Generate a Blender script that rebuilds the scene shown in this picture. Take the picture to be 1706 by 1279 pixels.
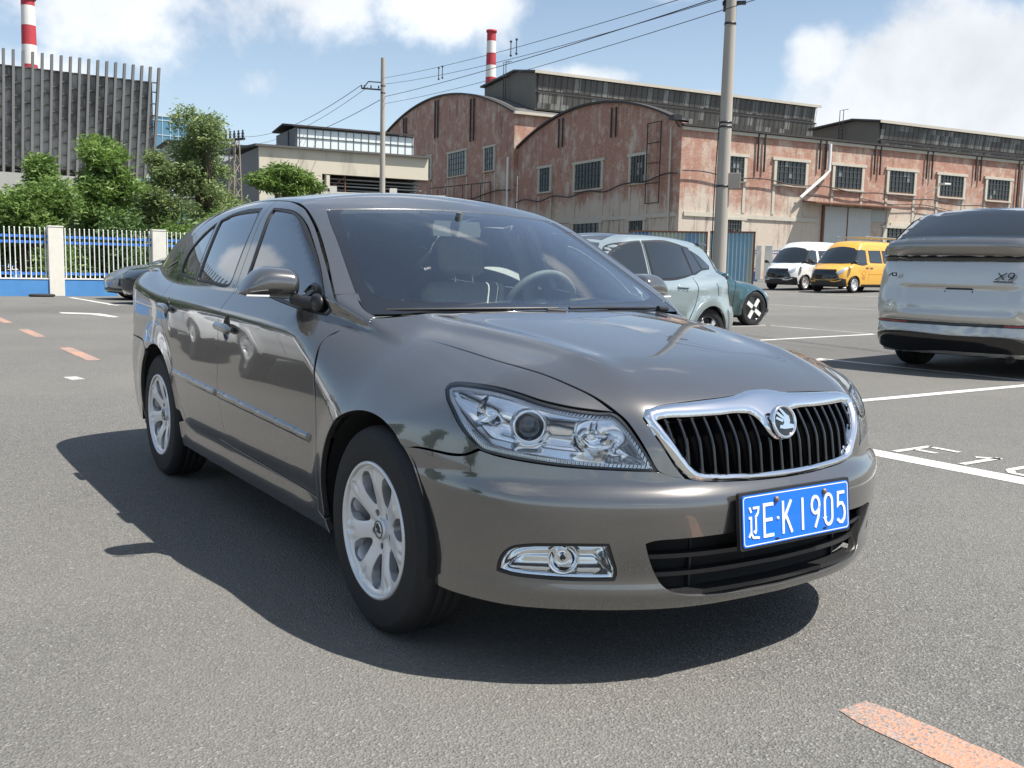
import bpy, bmesh, math, random
import numpy as np
from mathutils import Vector, Matrix
from mathutils.geometry import delaunay_2d_cdt
R = math.radians
scene = bpy.context.scene
COL = scene.collection
random.seed(7); rng = np.random.default_rng(7)
for ob in list(bpy.data.objects): bpy.data.objects.remove(ob)

# ------------------------------------------------------------------ camera
CAM = np.array([2.65053, -2.16913, 1.12216]); YAW, PITCH, ROLL, FPX = 2.547915, -0.118473, 0.021934, 1639.73
f_ = np.array([math.cos(PITCH)*math.cos(YAW), math.cos(PITCH)*math.sin(YAW), math.sin(PITCH)])
r_ = np.array([math.sin(YAW), -math.cos(YAW), 0.0]); u_ = np.cross(r_, f_)
r2 = r_*math.cos(ROLL)+u_*math.sin(ROLL); u2 = -r_*math.sin(ROLL)+u_*math.cos(ROLL)
cam = bpy.data.cameras.new('camera'); cam_ob = bpy.data.objects.new('camera', cam); COL.objects.link(cam_ob)
cam.sensor_width = 36.0; cam.lens = FPX/1706*36.0; cam.clip_start = .05; cam.clip_end = 6000
cam_ob.matrix_world = Matrix(((r2[0],u2[0],-f_[0],CAM[0]),(r2[1],u2[1],-f_[1],CAM[1]),(r2[2],u2[2],-f_[2],CAM[2]),(0,0,0,1)))
scene.camera = cam_ob

# ------------------------------------------------------------------ sun
SUN = Vector((.45, .39, 1.03)).normalized()
sl = bpy.data.lights.new('sun', 'SUN'); sl.energy = 5.0; sl.angle = R(.5); sl.color = (1.0, .955, .89)
so = bpy.data.objects.new('sun', sl); COL.objects.link(so)
so.rotation_euler = SUN.to_track_quat('Z', 'Y').to_euler(); so.location = (0, 0, 60)

# ------------------------------------------------------------------ sky with clouds
w = bpy.data.worlds.new('World'); scene.world = w; w.use_nodes = True
wt = w.node_tree; wn = wt.nodes; wn.clear(); wl = wt.links
def N(t, **k):
    n = wn.new(t)
    for a, b in k.items(): setattr(n, a, b)
    return n
def mth(op, a, b=None, c=None):
    n = N('ShaderNodeMath', operation=op)
    for i, v in enumerate((a, b, c)):
        if v is None: continue
        if isinstance(v, (int, float)): n.inputs[i].default_value = v
        else: wl.new(v, n.inputs[i])
    return n.outputs[0]
sky = N('ShaderNodeTexSky', sky_type='NISHITA'); sky.sun_disc = False
sky.sun_elevation = math.asin(SUN.z); sky.sun_rotation = math.atan2(SUN.x, SUN.y)
sky.air_density = 1.0; sky.dust_density = 1.2; sky.ozone_density = 1.0; sky.altitude = 50
geo = N('ShaderNodeTexCoord'); sep = N('ShaderNodeSeparateXYZ'); wl.new(geo.outputs['Generated'], sep.inputs[0])
dx, dy, dz = sep.outputs
az = mth('ARCTAN2', dy, dx); el = mth('ARCSINE', dz)
def noise(vec, scale, detail=8, rough=.55, dist=0.0):
    n = N('ShaderNodeTexNoise'); n.inputs['Scale'].default_value = scale; n.inputs['Detail'].default_value = detail
    n.inputs['Roughness'].default_value = rough; n.inputs['Distortion'].default_value = dist; wl.new(vec, n.inputs['Vector']); return n.outputs['Fac']
# planar cloud-layer coordinates (a flat layer seen in perspective)
den = mth('ADD', mth('MAXIMUM', dz, 0.0), .16)
cv = N('ShaderNodeCombineXYZ'); wl.new(mth('DIVIDE', dx, den), cv.inputs[0]); wl.new(mth('DIVIDE', dy, den), cv.inputs[1])
n1 = noise(cv.outputs[0], 0.62, 9, .56, .25)
n2 = noise(geo.outputs['Generated'], 9.0, 8, .6, .1)
n3 = noise(geo.outputs['Generated'], 3.2, 5, .5, .0)
# named cloud banks: azimuth, elevation, half sizes, strength
BANKS = [(124.0, 9.8, 8.0, 4.3, 1.0), (118.0, 8.0, 9, 4.5, .8), (129.5, 11.5, 3.0, 2.6, .8), (141.5, 10.6, 3.6, 1.2, .85), (136.0, 9.2, 3.5, 1.3, .6),
         (150.5, 14.6, 5.0, 2.4, .74), (158.5, 15.0, 5.8, 3.5, .74), (168.0, 13.2, 7.5, 4.2, .74), (172.0, 8.5, 6.5, 3.2, .66), (160.5, 9.5, 2.2, 1.4, .4), (138.0, 15.5, 6.0, 1.5, .55), (-164.0, 13.0, 3.5, 2.6, .9), (-157.0, 9.0, 3.5, 2.4, .9), (139.0, 43.0, 6, 1.6, .62), (150.0, 26.0, 9, 2.6, .8), (126.0, 36.0, 5, 2, .6)]
acc = None
for a0, e0, sa, se, st in BANKS:
    u = mth('DIVIDE', mth('SUBTRACT', az, R(a0)), R(sa)); v = mth('DIVIDE', mth('SUBTRACT', el, R(e0)), R(se))
    g = mth('MULTIPLY', mth('EXPONENT', mth('MULTIPLY', mth('ADD', mth('MULTIPLY', u, u), mth('MULTIPLY', v, v)), -1.0)), st)
    acc = g if acc is None else mth('MAXIMUM', acc, g)
fld = mth('ADD', mth('MULTIPLY', acc, .80), mth('MULTIPLY', mth('SUBTRACT', n2, .5), 1.0))
fld = mth('ADD', fld, mth('MULTIPLY', mth('SUBTRACT', n3, .5), .5))
bank = N('ShaderNodeMapRange', interpolation_type='SMOOTHSTEP'); wl.new(fld, bank.inputs[0])
bank.inputs[1].default_value = .24; bank.inputs[2].default_value = .52
lay = N('ShaderNodeMapRange', interpolation_type='SMOOTHSTEP'); wl.new(n1, lay.inputs[0]); lay.inputs[1].default_value = .55; lay.inputs[2].default_value = .70
hi = N('ShaderNodeMapRange', interpolation_type='SMOOTHSTEP'); wl.new(el, hi.inputs[0]); hi.inputs[1].default_value = R(24); hi.inputs[2].default_value = R(38)
# behind the camera the same layer reaches lower down
bk = N('ShaderNodeMapRange', interpolation_type='SMOOTHSTEP'); wl.new(mth('ADD', mth('MULTIPLY', dx, -.83), mth('MULTIPLY', dy, .56)), bk.inputs[0])
bk.inputs[1].default_value = .55; bk.inputs[2].default_value = .2
layer = mth('MULTIPLY', lay.outputs[0], mth('MAXIMUM', hi.outputs[0], bk.outputs[0]))
cloud = mth('MAXIMUM', bank.outputs[0], layer)
# clouds: thick parts a little greyer, edges bright
shade = mth('ADD', mth('MULTIPLY', noise(geo.outputs['Generated'], 5.5, 6, .6, .2), -.85), 1.36)
ccol = N('ShaderNodeMix', data_type='RGBA'); ccol.blend_type = 'MULTIPLY'; ccol.inputs[0].default_value = 1.0
ccol.inputs[6].default_value = (7.6, 7.85, 8.2, 1)
csh = N('ShaderNodeCombineColor'); [wl.new(shade, csh.inputs[i]) for i in range(3)]; wl.new(csh.outputs[0], ccol.inputs[7])
# low haze whitening towards the horizon
hz = N('ShaderNodeMapRange', interpolation_type='SMOOTHSTEP'); wl.new(el, hz.inputs[0]); hz.inputs[1].default_value = R(16); hz.inputs[2].default_value = R(0); hz.inputs[3].default_value = .17; hz.inputs[4].default_value = .70
mh = N('ShaderNodeMix', data_type='RGBA'); wl.new(hz.outputs[0], mh.inputs[0]); wl.new(sky.outputs[0], mh.inputs[6]); mh.inputs[7].default_value = (5.6, 7.1, 8.6, 1)
mc = N('ShaderNodeMix', data_type='RGBA'); wl.new(mth('MULTIPLY', cloud, .92), mc.inputs[0]); wl.new(mh.outputs[2], mc.inputs[6]); wl.new(ccol.outputs[2], mc.inputs[7])
bg = N('ShaderNodeBackground'); bg.inputs['Strength'].default_value = .085; wl.new(mc.outputs[2], bg.inputs[0])
wo = N('ShaderNodeOutputWorld'); wl.new(bg.outputs[0], wo.inputs[0])
scene.view_settings.view_transform = 'Standard'; scene.view_settings.look = 'None'
scene.view_settings.exposure = 0.70; scene.view_settings.gamma = 1.0
scene.render.engine = 'CYCLES'
try:
    scene.cycles.max_bounces = 10; scene.cycles.transparent_max_bounces = 16; scene.cycles.use_denoising = True
    scene.cycles.caustics_reflective = False; scene.cycles.caustics_refractive = False
except Exception: pass

# ------------------------------------------------------------------ materials
MATS = {}
class NT:
    def __init__(s, name):
        s.m = bpy.data.materials.new(name); s.m.use_nodes = True; s.t = s.m.node_tree; s.n = s.t.nodes; s.b = s.n['Principled BSDF']; s.out = s.n['Material Output']
        MATS[name] = s.m; s._c = None
    def node(s, t, **k):
        n = s.n.new(t)
        for a, b in k.items(): setattr(n, a, b)
        return n
    def link(s, a, b): s.t.links.new(a, b)
    def obj(s):
        if s._c is None: s._c = s.node('ShaderNodeTexCoord')
        return s._c.outputs['Object']
    def noise(s, sc, det=5, ro=.55, vec=None, dist=0, stretch=None):
        n = s.node('ShaderNodeTexNoise'); n.inputs['Scale'].default_value = sc; n.inputs['Detail'].default_value = det; n.inputs['Roughness'].default_value = ro; n.inputs['Distortion'].default_value = dist
        v = vec or s.obj()
        if stretch:
            mp = s.node('ShaderNodeMapping'); mp.inputs['Scale'].default_value = stretch; s.link(v, mp.inputs[0]); v = mp.outputs[0]
        s.link(v, n.inputs['Vector']); return n.outputs['Fac']
    def ramp(s, fac, stops):
        r = s.node('ShaderNodeValToRGB'); e = r.color_ramp.elements
        while len(e) < len(stops): e.new(.5)
        for i, (p, c) in enumerate(stops): e[i].position = p; e[i].color = (*c, 1) if len(c) == 3 else c
        s.link(fac, r.inputs[0]); return r.outputs[0]
    def mix(s, fac, a, b, bt='MIX'):
        n = s.node('ShaderNodeMix', data_type='RGBA'); n.blend_type = bt
        for i, v in ((0, fac), (6, a), (7, b)):
            if isinstance(v, (int, float)): n.inputs[i].default_value = v
            elif isinstance(v, tuple): n.inputs[i].default_value = (*v, 1)
            else: s.link(v, n.inputs[i])
        return n.outputs[2]
    def math(s, op, a, b=0.0):
        n = s.node('ShaderNodeMath', operation=op)
        for i, v in enumerate((a, b)):
            if isinstance(v, (int, float)): n.inputs[i].default_value = v
            else: s.link(v, n.inputs[i])
        return n.outputs[0]
    def rng(s, v, a, b, c=0., d=1.):
        n = s.node('ShaderNodeMapRange', interpolation_type='SMOOTHSTEP'); s.link(v, n.inputs[0])
        for i, q in enumerate((a, b, c, d)): n.inputs[i+1].default_value = q
        return n.outputs[0]
    def set(s, **k):
        al = dict(col='Base Color', rough='Roughness', metal='Metallic', coat='Coat Weight', coatr='Coat Roughness', spec='Specular IOR Level', trans='Transmission Weight', ior='IOR', emit='Emission Color', estr='Emission Strength', alpha='Alpha')
        for a, v in k.items():
            i = s.b.inputs[al[a]]
            if isinstance(v, (int, float)): i.default_value = v
            elif isinstance(v, tuple): i.default_value = (*v, 1)
            else: s.link(v, i)
        return s
    def bump(s, h, strength=.3, dist=.01, normal=None):
        b = s.node('ShaderNodeBump'); b.inputs['Strength'].default_value = strength; b.inputs['Distance'].default_value = dist
        s.link(h, b.inputs['Height'])
        if normal is not None: s.link(normal, b.inputs['Normal'])
        s.link(b.outputs[0], s.b.inputs['Normal']); return b.outputs[0]
def simple(name, col, rough=.5, metal=0., coat=0., var=0., vs=6., bump=0., bs=40.):
    t = NT(name); t.set(rough=rough, metal=metal, coat=coat, coatr=.04)
    if var:
        t.set(col=t.mix(t.noise(vs, 6), tuple(c*(1-var) for c in col), tuple(min(1, c*(1+var)) for c in col)))
    else: t.set(col=tuple(col))
    if bump: t.bump(t.noise(bs, 4), bump)
    return t.m
def paint(name, col, metal=.55, rough=.32, flake=.05, coat=1.0):
    t = NT(name)
    v = t.node('ShaderNodeTexVoronoi'); v.inputs['Scale'].default_value = 900; t.link(t.obj(), v.inputs['Vector'])
    d = t.noise(2.2, 4, .6)
    c = t.mix(v.outputs['Color'], tuple(x*(1-flake) for x in col), tuple(min(1, x*(1+flake)) for x in col))
    c = t.mix(t.rng(d, .45, .8, 0, .10), c, (.30, .28, .25))
    t.set(col=c, metal=metal, rough=rough, coat=coat, coatr=.02); t.b.inputs['Coat IOR'].default_value = 2.05
    return t.m
def glassy(name, tint=(.6, .65, .62), refl=1.0, ior=1.5, rough=0.0, dark=None):
    """thin sheet: transparent, tinted, with a mirror reflection that grows at grazing angles"""
    t = NT(name); t.n.remove(t.b)
    tr = t.node('ShaderNodeBsdfTransparent'); tr.inputs[0].default_value = (*tint, 1)
    gl = t.node('ShaderNodeBsdfGlossy'); gl.inputs['Roughness'].default_value = rough; gl.inputs[0].default_value = (.95, .97, 1, 1)
    fr = t.node('ShaderNodeFresnel'); fr.inputs[0].default_value = ior
    mx = t.node('ShaderNodeMixShader'); t.link(t.math('MULTIPLY', fr.outputs[0], refl), mx.inputs[0]); t.link(tr.outputs[0], mx.inputs[1]); t.link(gl.outputs[0], mx.inputs[2])
    t.link(mx.outputs[0], t.out.inputs[0]); return t.m

# ------------------------------------------------------------------ objects
def tag(o, label=None, cat=None, group=None, kind=None):
    if label: o['label'] = label
    if cat: o['category'] = cat
    if group: o['group'] = group
    if kind: o['kind'] = kind
    return o
def thing(name, label, cat, loc=(0, 0, 0), rz=0., group=None):
    o = bpy.data.objects.new(name, None); o.empty_display_size = .2; COL.objects.link(o); o.location = loc; o.rotation_euler = (0, 0, rz)
    return tag(o, label, cat, group)
def copy_tree(o, parent=None):
    c = o.copy(); COL.objects.link(c); c.parent = parent
    for ch in o.children: copy_tree(ch, c)
    return c
def link(name, me, mat, parent=None):
    o = bpy.data.objects.new(name, me); COL.objects.link(o)
    if mat is not None:
        for m in (mat if isinstance(mat, (list, tuple)) else [mat]): me.materials.append(m)
    if parent is not None: o.parent = parent
    return o
class MB:
    """collects boxes, prisms, tubes, lathes; build() links them as ONE mesh"""
    def __init__(s): s.v = []; s.f = []; s.sm = []; s.mi = []; s.cur = 0
    def add(s, vs, fs, smooth=False, M=None):
        b = len(s.v)
        if M is not None: vs = [tuple(M @ Vector(q)) for q in vs]
        s.v += [tuple(map(float, q)) for q in vs]; s.f += [tuple(b+i for i in f) for f in fs]; s.sm += [smooth]*len(fs); s.mi += [s.cur]*len(fs); return s
    def box(s, x0, x1, y0, y1, z0, z1, M=None):
        vs = [(x, y, z) for z in (z0, z1) for y in (y0, y1) for x in (x0, x1)]
        return s.add(vs, [(0, 2, 3, 1), (4, 5, 7, 6), (0, 1, 5, 4), (2, 6, 7, 3), (0, 4, 6, 2), (1, 3, 7, 5)], False, M)
    def prism(s, poly, z0, z1, M=None):
        n = len(poly); a = sum(poly[i][0]*poly[(i+1) % n][1]-poly[(i+1) % n][0]*poly[i][1] for i in range(n))
        if a < 0: poly = poly[::-1]
        vs = [(x, y, z0) for x, y in poly]+[(x, y, z1) for x, y in poly]
        return s.add(vs, [tuple(range(n))[::-1], tuple(range(n, 2*n))]+[(i, (i+1) % n, n+(i+1) % n, n+i) for i in range(n)], False, M)
    def tube(s, pts, rad, n=8, cap=True, M=None, smooth=True):
        P = [Vector(q) for q in pts]; k = len(P)
        rr = rad if isinstance(rad, (list, tuple)) else [rad]*k
        vs = []; fs = []; up = None
        for i, q in enumerate(P):
            d = (P[min(i+1, k-1)]-P[max(i-1, 0)]).normalized()
            if up is None: up = Vector((0, 0, 1)) if abs(d.z) < .9 else Vector((1, 0, 0))
            a = d.cross(up).normalized(); b = a.cross(d).normalized(); up = b
            for j in range(n):
                t = 2*math.pi*j/n; vs.append(tuple(q+(a*math.cos(t)+b*math.sin(t))*rr[i]))
        for i in range(k-1):
            for j in range(n): fs.append((i*n+j, (i+1)*n+j, (i+1)*n+(j+1) % n, i*n+(j+1) % n))
        s.add(vs, fs, smooth, M)
        if cap: s.add(vs[:n], [tuple(range(n))], False, M); s.add(vs[-n:], [tuple(range(n))[::-1]], False, M)
        return s
    def lathe(s, prof, n=24, M=None, a0=0., a1=2*math.pi, smooth=True):
        """prof: (radius, z) list; axis +z"""
        full = abs(a1-a0-2*math.pi) < 1e-6; m = n if full else n+1; vs = []; fs = []
        for j in range(m):
            t = a0+(a1-a0)*j/n
            vs += [(r*math.cos(t), r*math.sin(t), z) for r, z in prof]
        k = len(prof)
        for j in range(n):
            j2 = (j+1) % m
            for i in range(k-1): fs.append((j*k+i, j2*k+i, j2*k+i+1, j*k+i+1))
        return s.add(vs, fs, smooth, M)
    def ball(s, c, rx, ry=None, rz=None, n=12, M=None):
        ry = ry or rx; rz = rz or rx
        prof = [(math.sin(math.pi*i/n), -math.cos(math.pi*i/n)) for i in range(n+1)]
        T = Matrix.Translation(c) @ Matrix.Diagonal((rx, ry, rz, 1)); T = M @ T if M is not None else T
        return s.lathe(prof, n*2, T)
    def build(s, name, mat, parent=None, bevel=0., auto=None):
        me = bpy.data.meshes.new(name); me.from_pydata(s.v, [], s.f)
        me.polygons.foreach_set('use_smooth', s.sm); me.polygons.foreach_set('material_index', s.mi); me.update()
        o = link(name, me, mat, parent)
        if bevel:
            b = o.modifiers.new('bevel', 'BEVEL'); b.width = bevel; b.segments = 2; b.limit_method = 'ANGLE'; b.angle_limit = R(35)
        return o

# ------------------------------------------------------------------ smooth body surfaces
class Spl:
    """natural cubic spline, linear outside"""
    def __init__(s,pts):
        pts=sorted(pts); x=np.array([a for a,b in pts],float); y=np.array([b for a,b in pts],float); n=len(x)
        h=np.diff(x); A=np.zeros((n,n)); r=np.zeros(n); A[0,0]=A[-1,-1]=1
        for i in range(1,n-1):
            A[i,i-1]=h[i-1];A[i,i]=2*(h[i-1]+h[i]);A[i,i+1]=h[i]
            r[i]=6*((y[i+1]-y[i])/h[i]-(y[i]-y[i-1])/h[i-1])
        s.x,s.y,s.h,s.m=x,y,h,np.linalg.solve(A,r)
    def __call__(s,t):
        t=np.asarray(t,float); i=np.clip(np.searchsorted(s.x,t)-1,0,len(s.x)-2)
        tc=np.clip(t,s.x[0],s.x[-1]); h=s.h[i]; a=(s.x[i+1]-tc)/h; b=(tc-s.x[i])/h
        v=a*s.y[i]+b*s.y[i+1]+((a**3-a)*s.m[i]+(b**3-b)*s.m[i+1])*h*h/6
        n=len(s.x)
        d0=(s.y[1]-s.y[0])/s.h[0]-s.h[0]*s.m[1]/6; d1=(s.y[-1]-s.y[-2])/s.h[-1]+s.h[-1]*s.m[-2]/6
        return v+np.where(t<s.x[0],(t-s.x[0])*d0,0)+np.where(t>s.x[-1],(t-s.x[-1])*d1,0)
def smax(a,b,k):
    h=np.maximum(k-np.abs(a-b),0)/k
    return np.maximum(a,b)+h*h*k*.25
def smin(a,b,k): return -smax(-a,-b,k)
def sstep(a,b,t):
    t=np.clip((t-a)/(b-a),0,1); return t*t*(3-2*t)
def ridge(t,w): # smooth |t| like crease
    return np.sqrt(t*t+w*w)-w
class Surf:
    def __init__(s,F): s.F=F
    def N(s,P,h=.002):
        g=np.empty_like(P)
        for k in range(3):
            e=np.zeros(3);e[k]=h; g[:,k]=s.F(P+e)-s.F(P-e)
        return g/(np.linalg.norm(g,axis=1,keepdims=True)+1e-12)
    def cast(s,O,D,tmax=3.,n=150):
        """first crossing outside->inside along each ray; returns t (nan if none)"""
        O=np.broadcast_to(O,D.shape) if np.ndim(O)==1 else O
        t=np.zeros(len(D)); f=s.F(O); lo=t.copy(); 
        alive=np.ones(len(D),bool); hit=np.zeros(len(D),bool)
        for i in range(n):
            st=np.maximum(f*.6,.004); tn=t+st
            fn=np.full(len(D),1.); a=alive
            fn[a]=s.F(O[a]+D[a]*tn[a,None])
            nh=a&(fn<=0); hit|=nh
            lo=np.where(a,t,lo); t=np.where(a,tn,t); f=np.where(a&~nh,fn,f)
            alive=a&~nh&(t<tmax)
            if not alive.any(): break
        hi=t.copy()
        for i in range(22):
            m=(lo+hi)/2; fm=s.F(O+D*m[:,None]); ins=fm<=0
            hi=np.where(ins,m,hi); lo=np.where(ins,lo,m)
        return np.where(hit,hi,np.nan)

# ------------------------------------------------------------------ panels cut from a body surface
class PlaneChart:
    def __init__(s, d, up=(0, 0, 1)):
        d = np.array(d, float); d /= np.linalg.norm(d); up = np.array(up, float)
        a = np.cross(d, up); a /= np.linalg.norm(a); s.d = d; s.a = a; s.b = np.cross(a, d)
    def to2(s, P): P = np.asarray(P, float); return np.stack([P@s.a, P@s.b], -1)
    def rays(s, Q): O = Q[:, :1]*s.a+Q[:, 1:]*s.b-s.d*6.0; return O, np.broadcast_to(s.d, O.shape)
class CylChart:
    def __init__(s, xa, sc=.8): s.xa = xa; s.sc = sc
    def to2(s, P):
        P = np.asarray(P, float); th = np.arctan2(P[..., 1], P[..., 0]-s.xa)
        if s.xa < -1: th = np.where(th < 0, th+2*np.pi, th)
        return np.stack([th*s.sc, P[..., 2]], -1)
    def rays(s, Q):
        th = Q[:, 0]/s.sc; c, n = np.cos(th), np.sin(th); D = np.stack([-c, -n, 0*c], 1)
        return np.stack([s.xa+3*c, 3*n, Q[:, 1]], 1), D
def smooth2(Q, step, closed=True, corner=38):
    """densify a polyline; rounds gentle bends (Catmull-Rom), keeps corners"""
    Q = np.asarray(Q, float); n = len(Q); out = []
    def turn(i):
        a = Q[i]-Q[(i-1) % n]; b = Q[(i+1) % n]-Q[i]
        return abs(math.degrees(math.atan2(a[0]*b[1]-a[1]*b[0], a@b)))
    cor = [turn(i) > corner for i in range(n)]
    for i in range(n if closed else n-1):
        p1, p2 = Q[i], Q[(i+1) % n]; L = np.linalg.norm(p2-p1)
        if L < 1e-7: continue
        p0 = p1-(p2-p1) if cor[i] else Q[(i-1) % n]; p3 = p2+(p2-p1) if cor[(i+1) % n] else Q[(i+2) % n]
        L0 = max(np.linalg.norm(p1-p0), 1e-6); L3 = max(np.linalg.norm(p3-p2), 1e-6)
        m1 = ((p1-p0)/L0+(p2-p1)/L)*.5*L; m2 = ((p2-p1)/L+(p3-p2)/L3)*.5*L
        if cor[i]: m1 = p2-p1
        if cor[(i+1) % n]: m2 = p2-p1
        k = max(1, int(math.ceil(L/step)))
        for j in range(k):
            t = j/k; h = (2*t**3-3*t*t+1, t**3-2*t*t+t, -2*t**3+3*t*t, t**3-t*t)
            out.append(h[0]*p1+h[1]*m1+h[2]*p2+h[3]*m2)
    return np.array(out)
def inset(Q, g):
    if not g: return Q
    n = len(Q); A = .5*np.sum(Q[:, 0]*np.roll(Q[:, 1], -1)-np.roll(Q[:, 0], -1)*Q[:, 1])
    t = np.roll(Q, -1, 0)-np.roll(Q, 1, 0); t /= np.linalg.norm(t, axis=1, keepdims=True)+1e-12
    nn = np.stack([-t[:, 1], t[:, 0]], 1)*(1 if A > 0 else -1); return Q+nn*g
def inpoly(P, Q):
    x, y = P[:, 0], P[:, 1]; r = np.zeros(len(P), bool); x1, y1 = Q[:, 0], Q[:, 1]; x2, y2 = np.roll(x1, -1), np.roll(y1, -1)
    for a, b, c, d in zip(x1, y1, x2, y2):
        if b == d: continue
        m = (b > y) != (d > y); r ^= m & (x < (c-a)*(y-b)/(d-b)+a)
    return r
def dist2(P, Q):
    d = np.full(len(P), 1e9)
    for i in range(0, len(Q)):
        a = Q[i]; b = Q[(i+1) % len(Q)]; ab = b-a; l = ab@ab+1e-12
        t = np.clip(((P-a)@ab)/l, 0, 1); d = np.minimum(d, np.linalg.norm(P-a-t[:, None]*ab, axis=1))
    return d
def patch_mesh(surf, chart, outline, holes=(), step=.014, gap=.0, off=0., skirt=.02, sk_holes=True, dense=False, clean=True, bstep=None):
    """returns verts, faces, normals of a panel. off: number or function(Q2d, distance to rim)"""
    bstep = bstep or step*.8
    o2 = chart.to2(np.array(outline, float)) if len(outline[0]) == 3 else np.array(outline, float)
    loops = [inset(o2 if dense else smooth2(o2, bstep), gap)]
    for h in holes:
        h2 = chart.to2(np.array(h, float)) if len(h[0]) == 3 else np.array(h, float)
        loops.append(inset(smooth2(h2, bstep), -gap))
    lo = loops[0].min(0); hi_ = loops[0].max(0)
    gx = np.arange(lo[0], hi_[0], step); gy = np.arange(lo[1], hi_[1], step*.87)
    G = np.array([(x+(step*.5 if j % 2 else 0), y) for j, y in enumerate(gy) for x in gx])
    if len(G):
        k = inpoly(G, loops[0])
        for h in loops[1:]: k &= ~inpoly(G, h)
        G = G[k]
        if len(G):
            dd = np.full(len(G), 1e9)
            for l in loops: dd = np.minimum(dd, dist2(G, l))
            G = G[dd > step*.45]
    V = np.concatenate(loops+([G] if len(G) else [])); E = []; b = 0
    for l in loops: E += [(b+i, b+(i+1) % len(l)) for i in range(len(l))]; b += len(l)
    r = delaunay_2d_cdt([Vector(q) for q in V], E, [], 0, 1e-6)
    V2 = np.array([tuple(q) for q in r[0]]); F = [tuple(f) for f in r[2]]
    c = V2[np.array(F)].mean(1); k = inpoly(c, loops[0])
    for h in loops[1:]: k &= ~inpoly(c, h)
    F = np.array(F)[k]
    O, D = chart.rays(V2); t = surf.cast(O, D, tmax=9.5, n=320)
    bad = np.isnan(t)
    if bad.any():
        F = F[~bad[F].any(1)]; t = np.where(bad, 0, t)
    P = O+D*t[:, None]; Nn = surf.N(P)
    dl = np.full(len(V2), 1e9)
    if callable(off):
        for l in loops: dl = np.minimum(dl, dist2(V2, l))
        P = P+Nn*np.asarray(off(V2, dl, P))[:, None]
    elif off: P = P+Nn*off
    # orient outwards
    a, b_, c_ = P[F[:, 0]], P[F[:, 1]], P[F[:, 2]]; fn = np.cross(b_-a, c_-a)
    flip = np.sum(fn*Nn[F[:, 0]], 1) < 0; F[flip] = F[flip][:, ::-1]
    if callable(off):  # recompute normals from the displaced mesh
        a, b_, c_ = P[F[:, 0]], P[F[:, 1]], P[F[:, 2]]; fn = np.cross(b_-a, c_-a); Nn = np.zeros_like(P)
        for i in range(3): np.add.at(Nn, F[:, i], fn)
        Nn /= np.linalg.norm(Nn, axis=1, keepdims=True)+1e-12
    used = np.zeros(len(P), bool); used[F.ravel()] = True
    idx = np.cumsum(used)-1; P = P[used]; Nn = Nn[used]; F = idx[F]
    if skirt:
        ec = {}
        for f in F:
            for i in range(3):
                e = (f[i], f[(i+1) % 3]); ec[e] = 1
        bd = [e for e in ec if (e[1], e[0]) not in ec]
        if bd:
            bi = sorted({i for e in bd for i in e}); m = {v: i for i, v in enumerate(bi)}; n0 = len(P); k = len(bi)
            tan = np.zeros((k, 3))
            for a, b in bd: d = P[b]-P[a]; d /= np.linalg.norm(d)+1e-12; tan[m[a]] += d; tan[m[b]] += d
            nb = Nn[bi]; on = np.cross(tan, nb); on /= np.linalg.norm(on, axis=1, keepdims=True)+1e-12
            rd = min(.003, abs(skirt)*.3)
            P = np.concatenate([P, P[bi], P[bi]+on*rd*.25-nb*rd, P[bi]-nb*skirt])
            Nn = np.concatenate([Nn, nb, on, on])
            q = []
            for a, b in bd:
                A, B = m[a], m[b]
                q += [(n0+B, n0+A, n0+k+A, n0+k+B), (n0+k+B, n0+k+A, n0+2*k+A, n0+2*k+B)]
            return P, [tuple(map(int, f)) for f in F]+q, Nn
    return P, [tuple(map(int, f)) for f in F], Nn
def mirror(d):
    P, F, Nn = d; m = np.array([1, -1, 1.]); return P*m, [f[::-1] for f in F], Nn*m
def join(*ds):
    P = []; F = []; Nn = []; b = 0
    for d in ds: P.append(d[0]); F += [tuple(i+b for i in f) for f in d[1]]; Nn.append(d[2]); b += len(d[0])
    return np.concatenate(P), F, np.concatenate(Nn)
def mk(name, d, mat, parent=None, custom=True):
    P, F, Nn = d; me = bpy.data.meshes.new(name); me.from_pydata(P.tolist(), [], F)
    me.polygons.foreach_set('use_smooth', [True]*len(me.polygons)); me.update()
    if custom and len(me.vertices) == len(Nn): me.normals_split_custom_set_from_vertices(Nn.tolist())
    return link(name, me, mat, parent)
def sym(half):  # close a right-hand (y<0) open outline, centre to centre, with its mirror image
    L = [tuple(q) for q in half]; m = [(x, -y, z) for x, y, z in L[::-1]]
    if abs(L[-1][1]) < 1e-6: m = m[1:]
    if abs(L[0][1]) < 1e-6: m = m[:-1]
    return L+m
def arc(cx, cz, r, a0, a1, n, y=-.87): return [(cx+r*math.cos(R(a0+(a1-a0)*i/n)), y, cz+r*math.sin(R(a0+(a1-a0)*i/n))) for i in range(n+1)]
SIDE = PlaneChart((0, 1, 0)); TOP = PlaneChart((0, 0, -1), (0, 1, 0)); FRONT = PlaneChart((-1, 0, 0)); NOSE = CylChart(-.1); TAIL = CylChart(-2.6)

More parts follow.
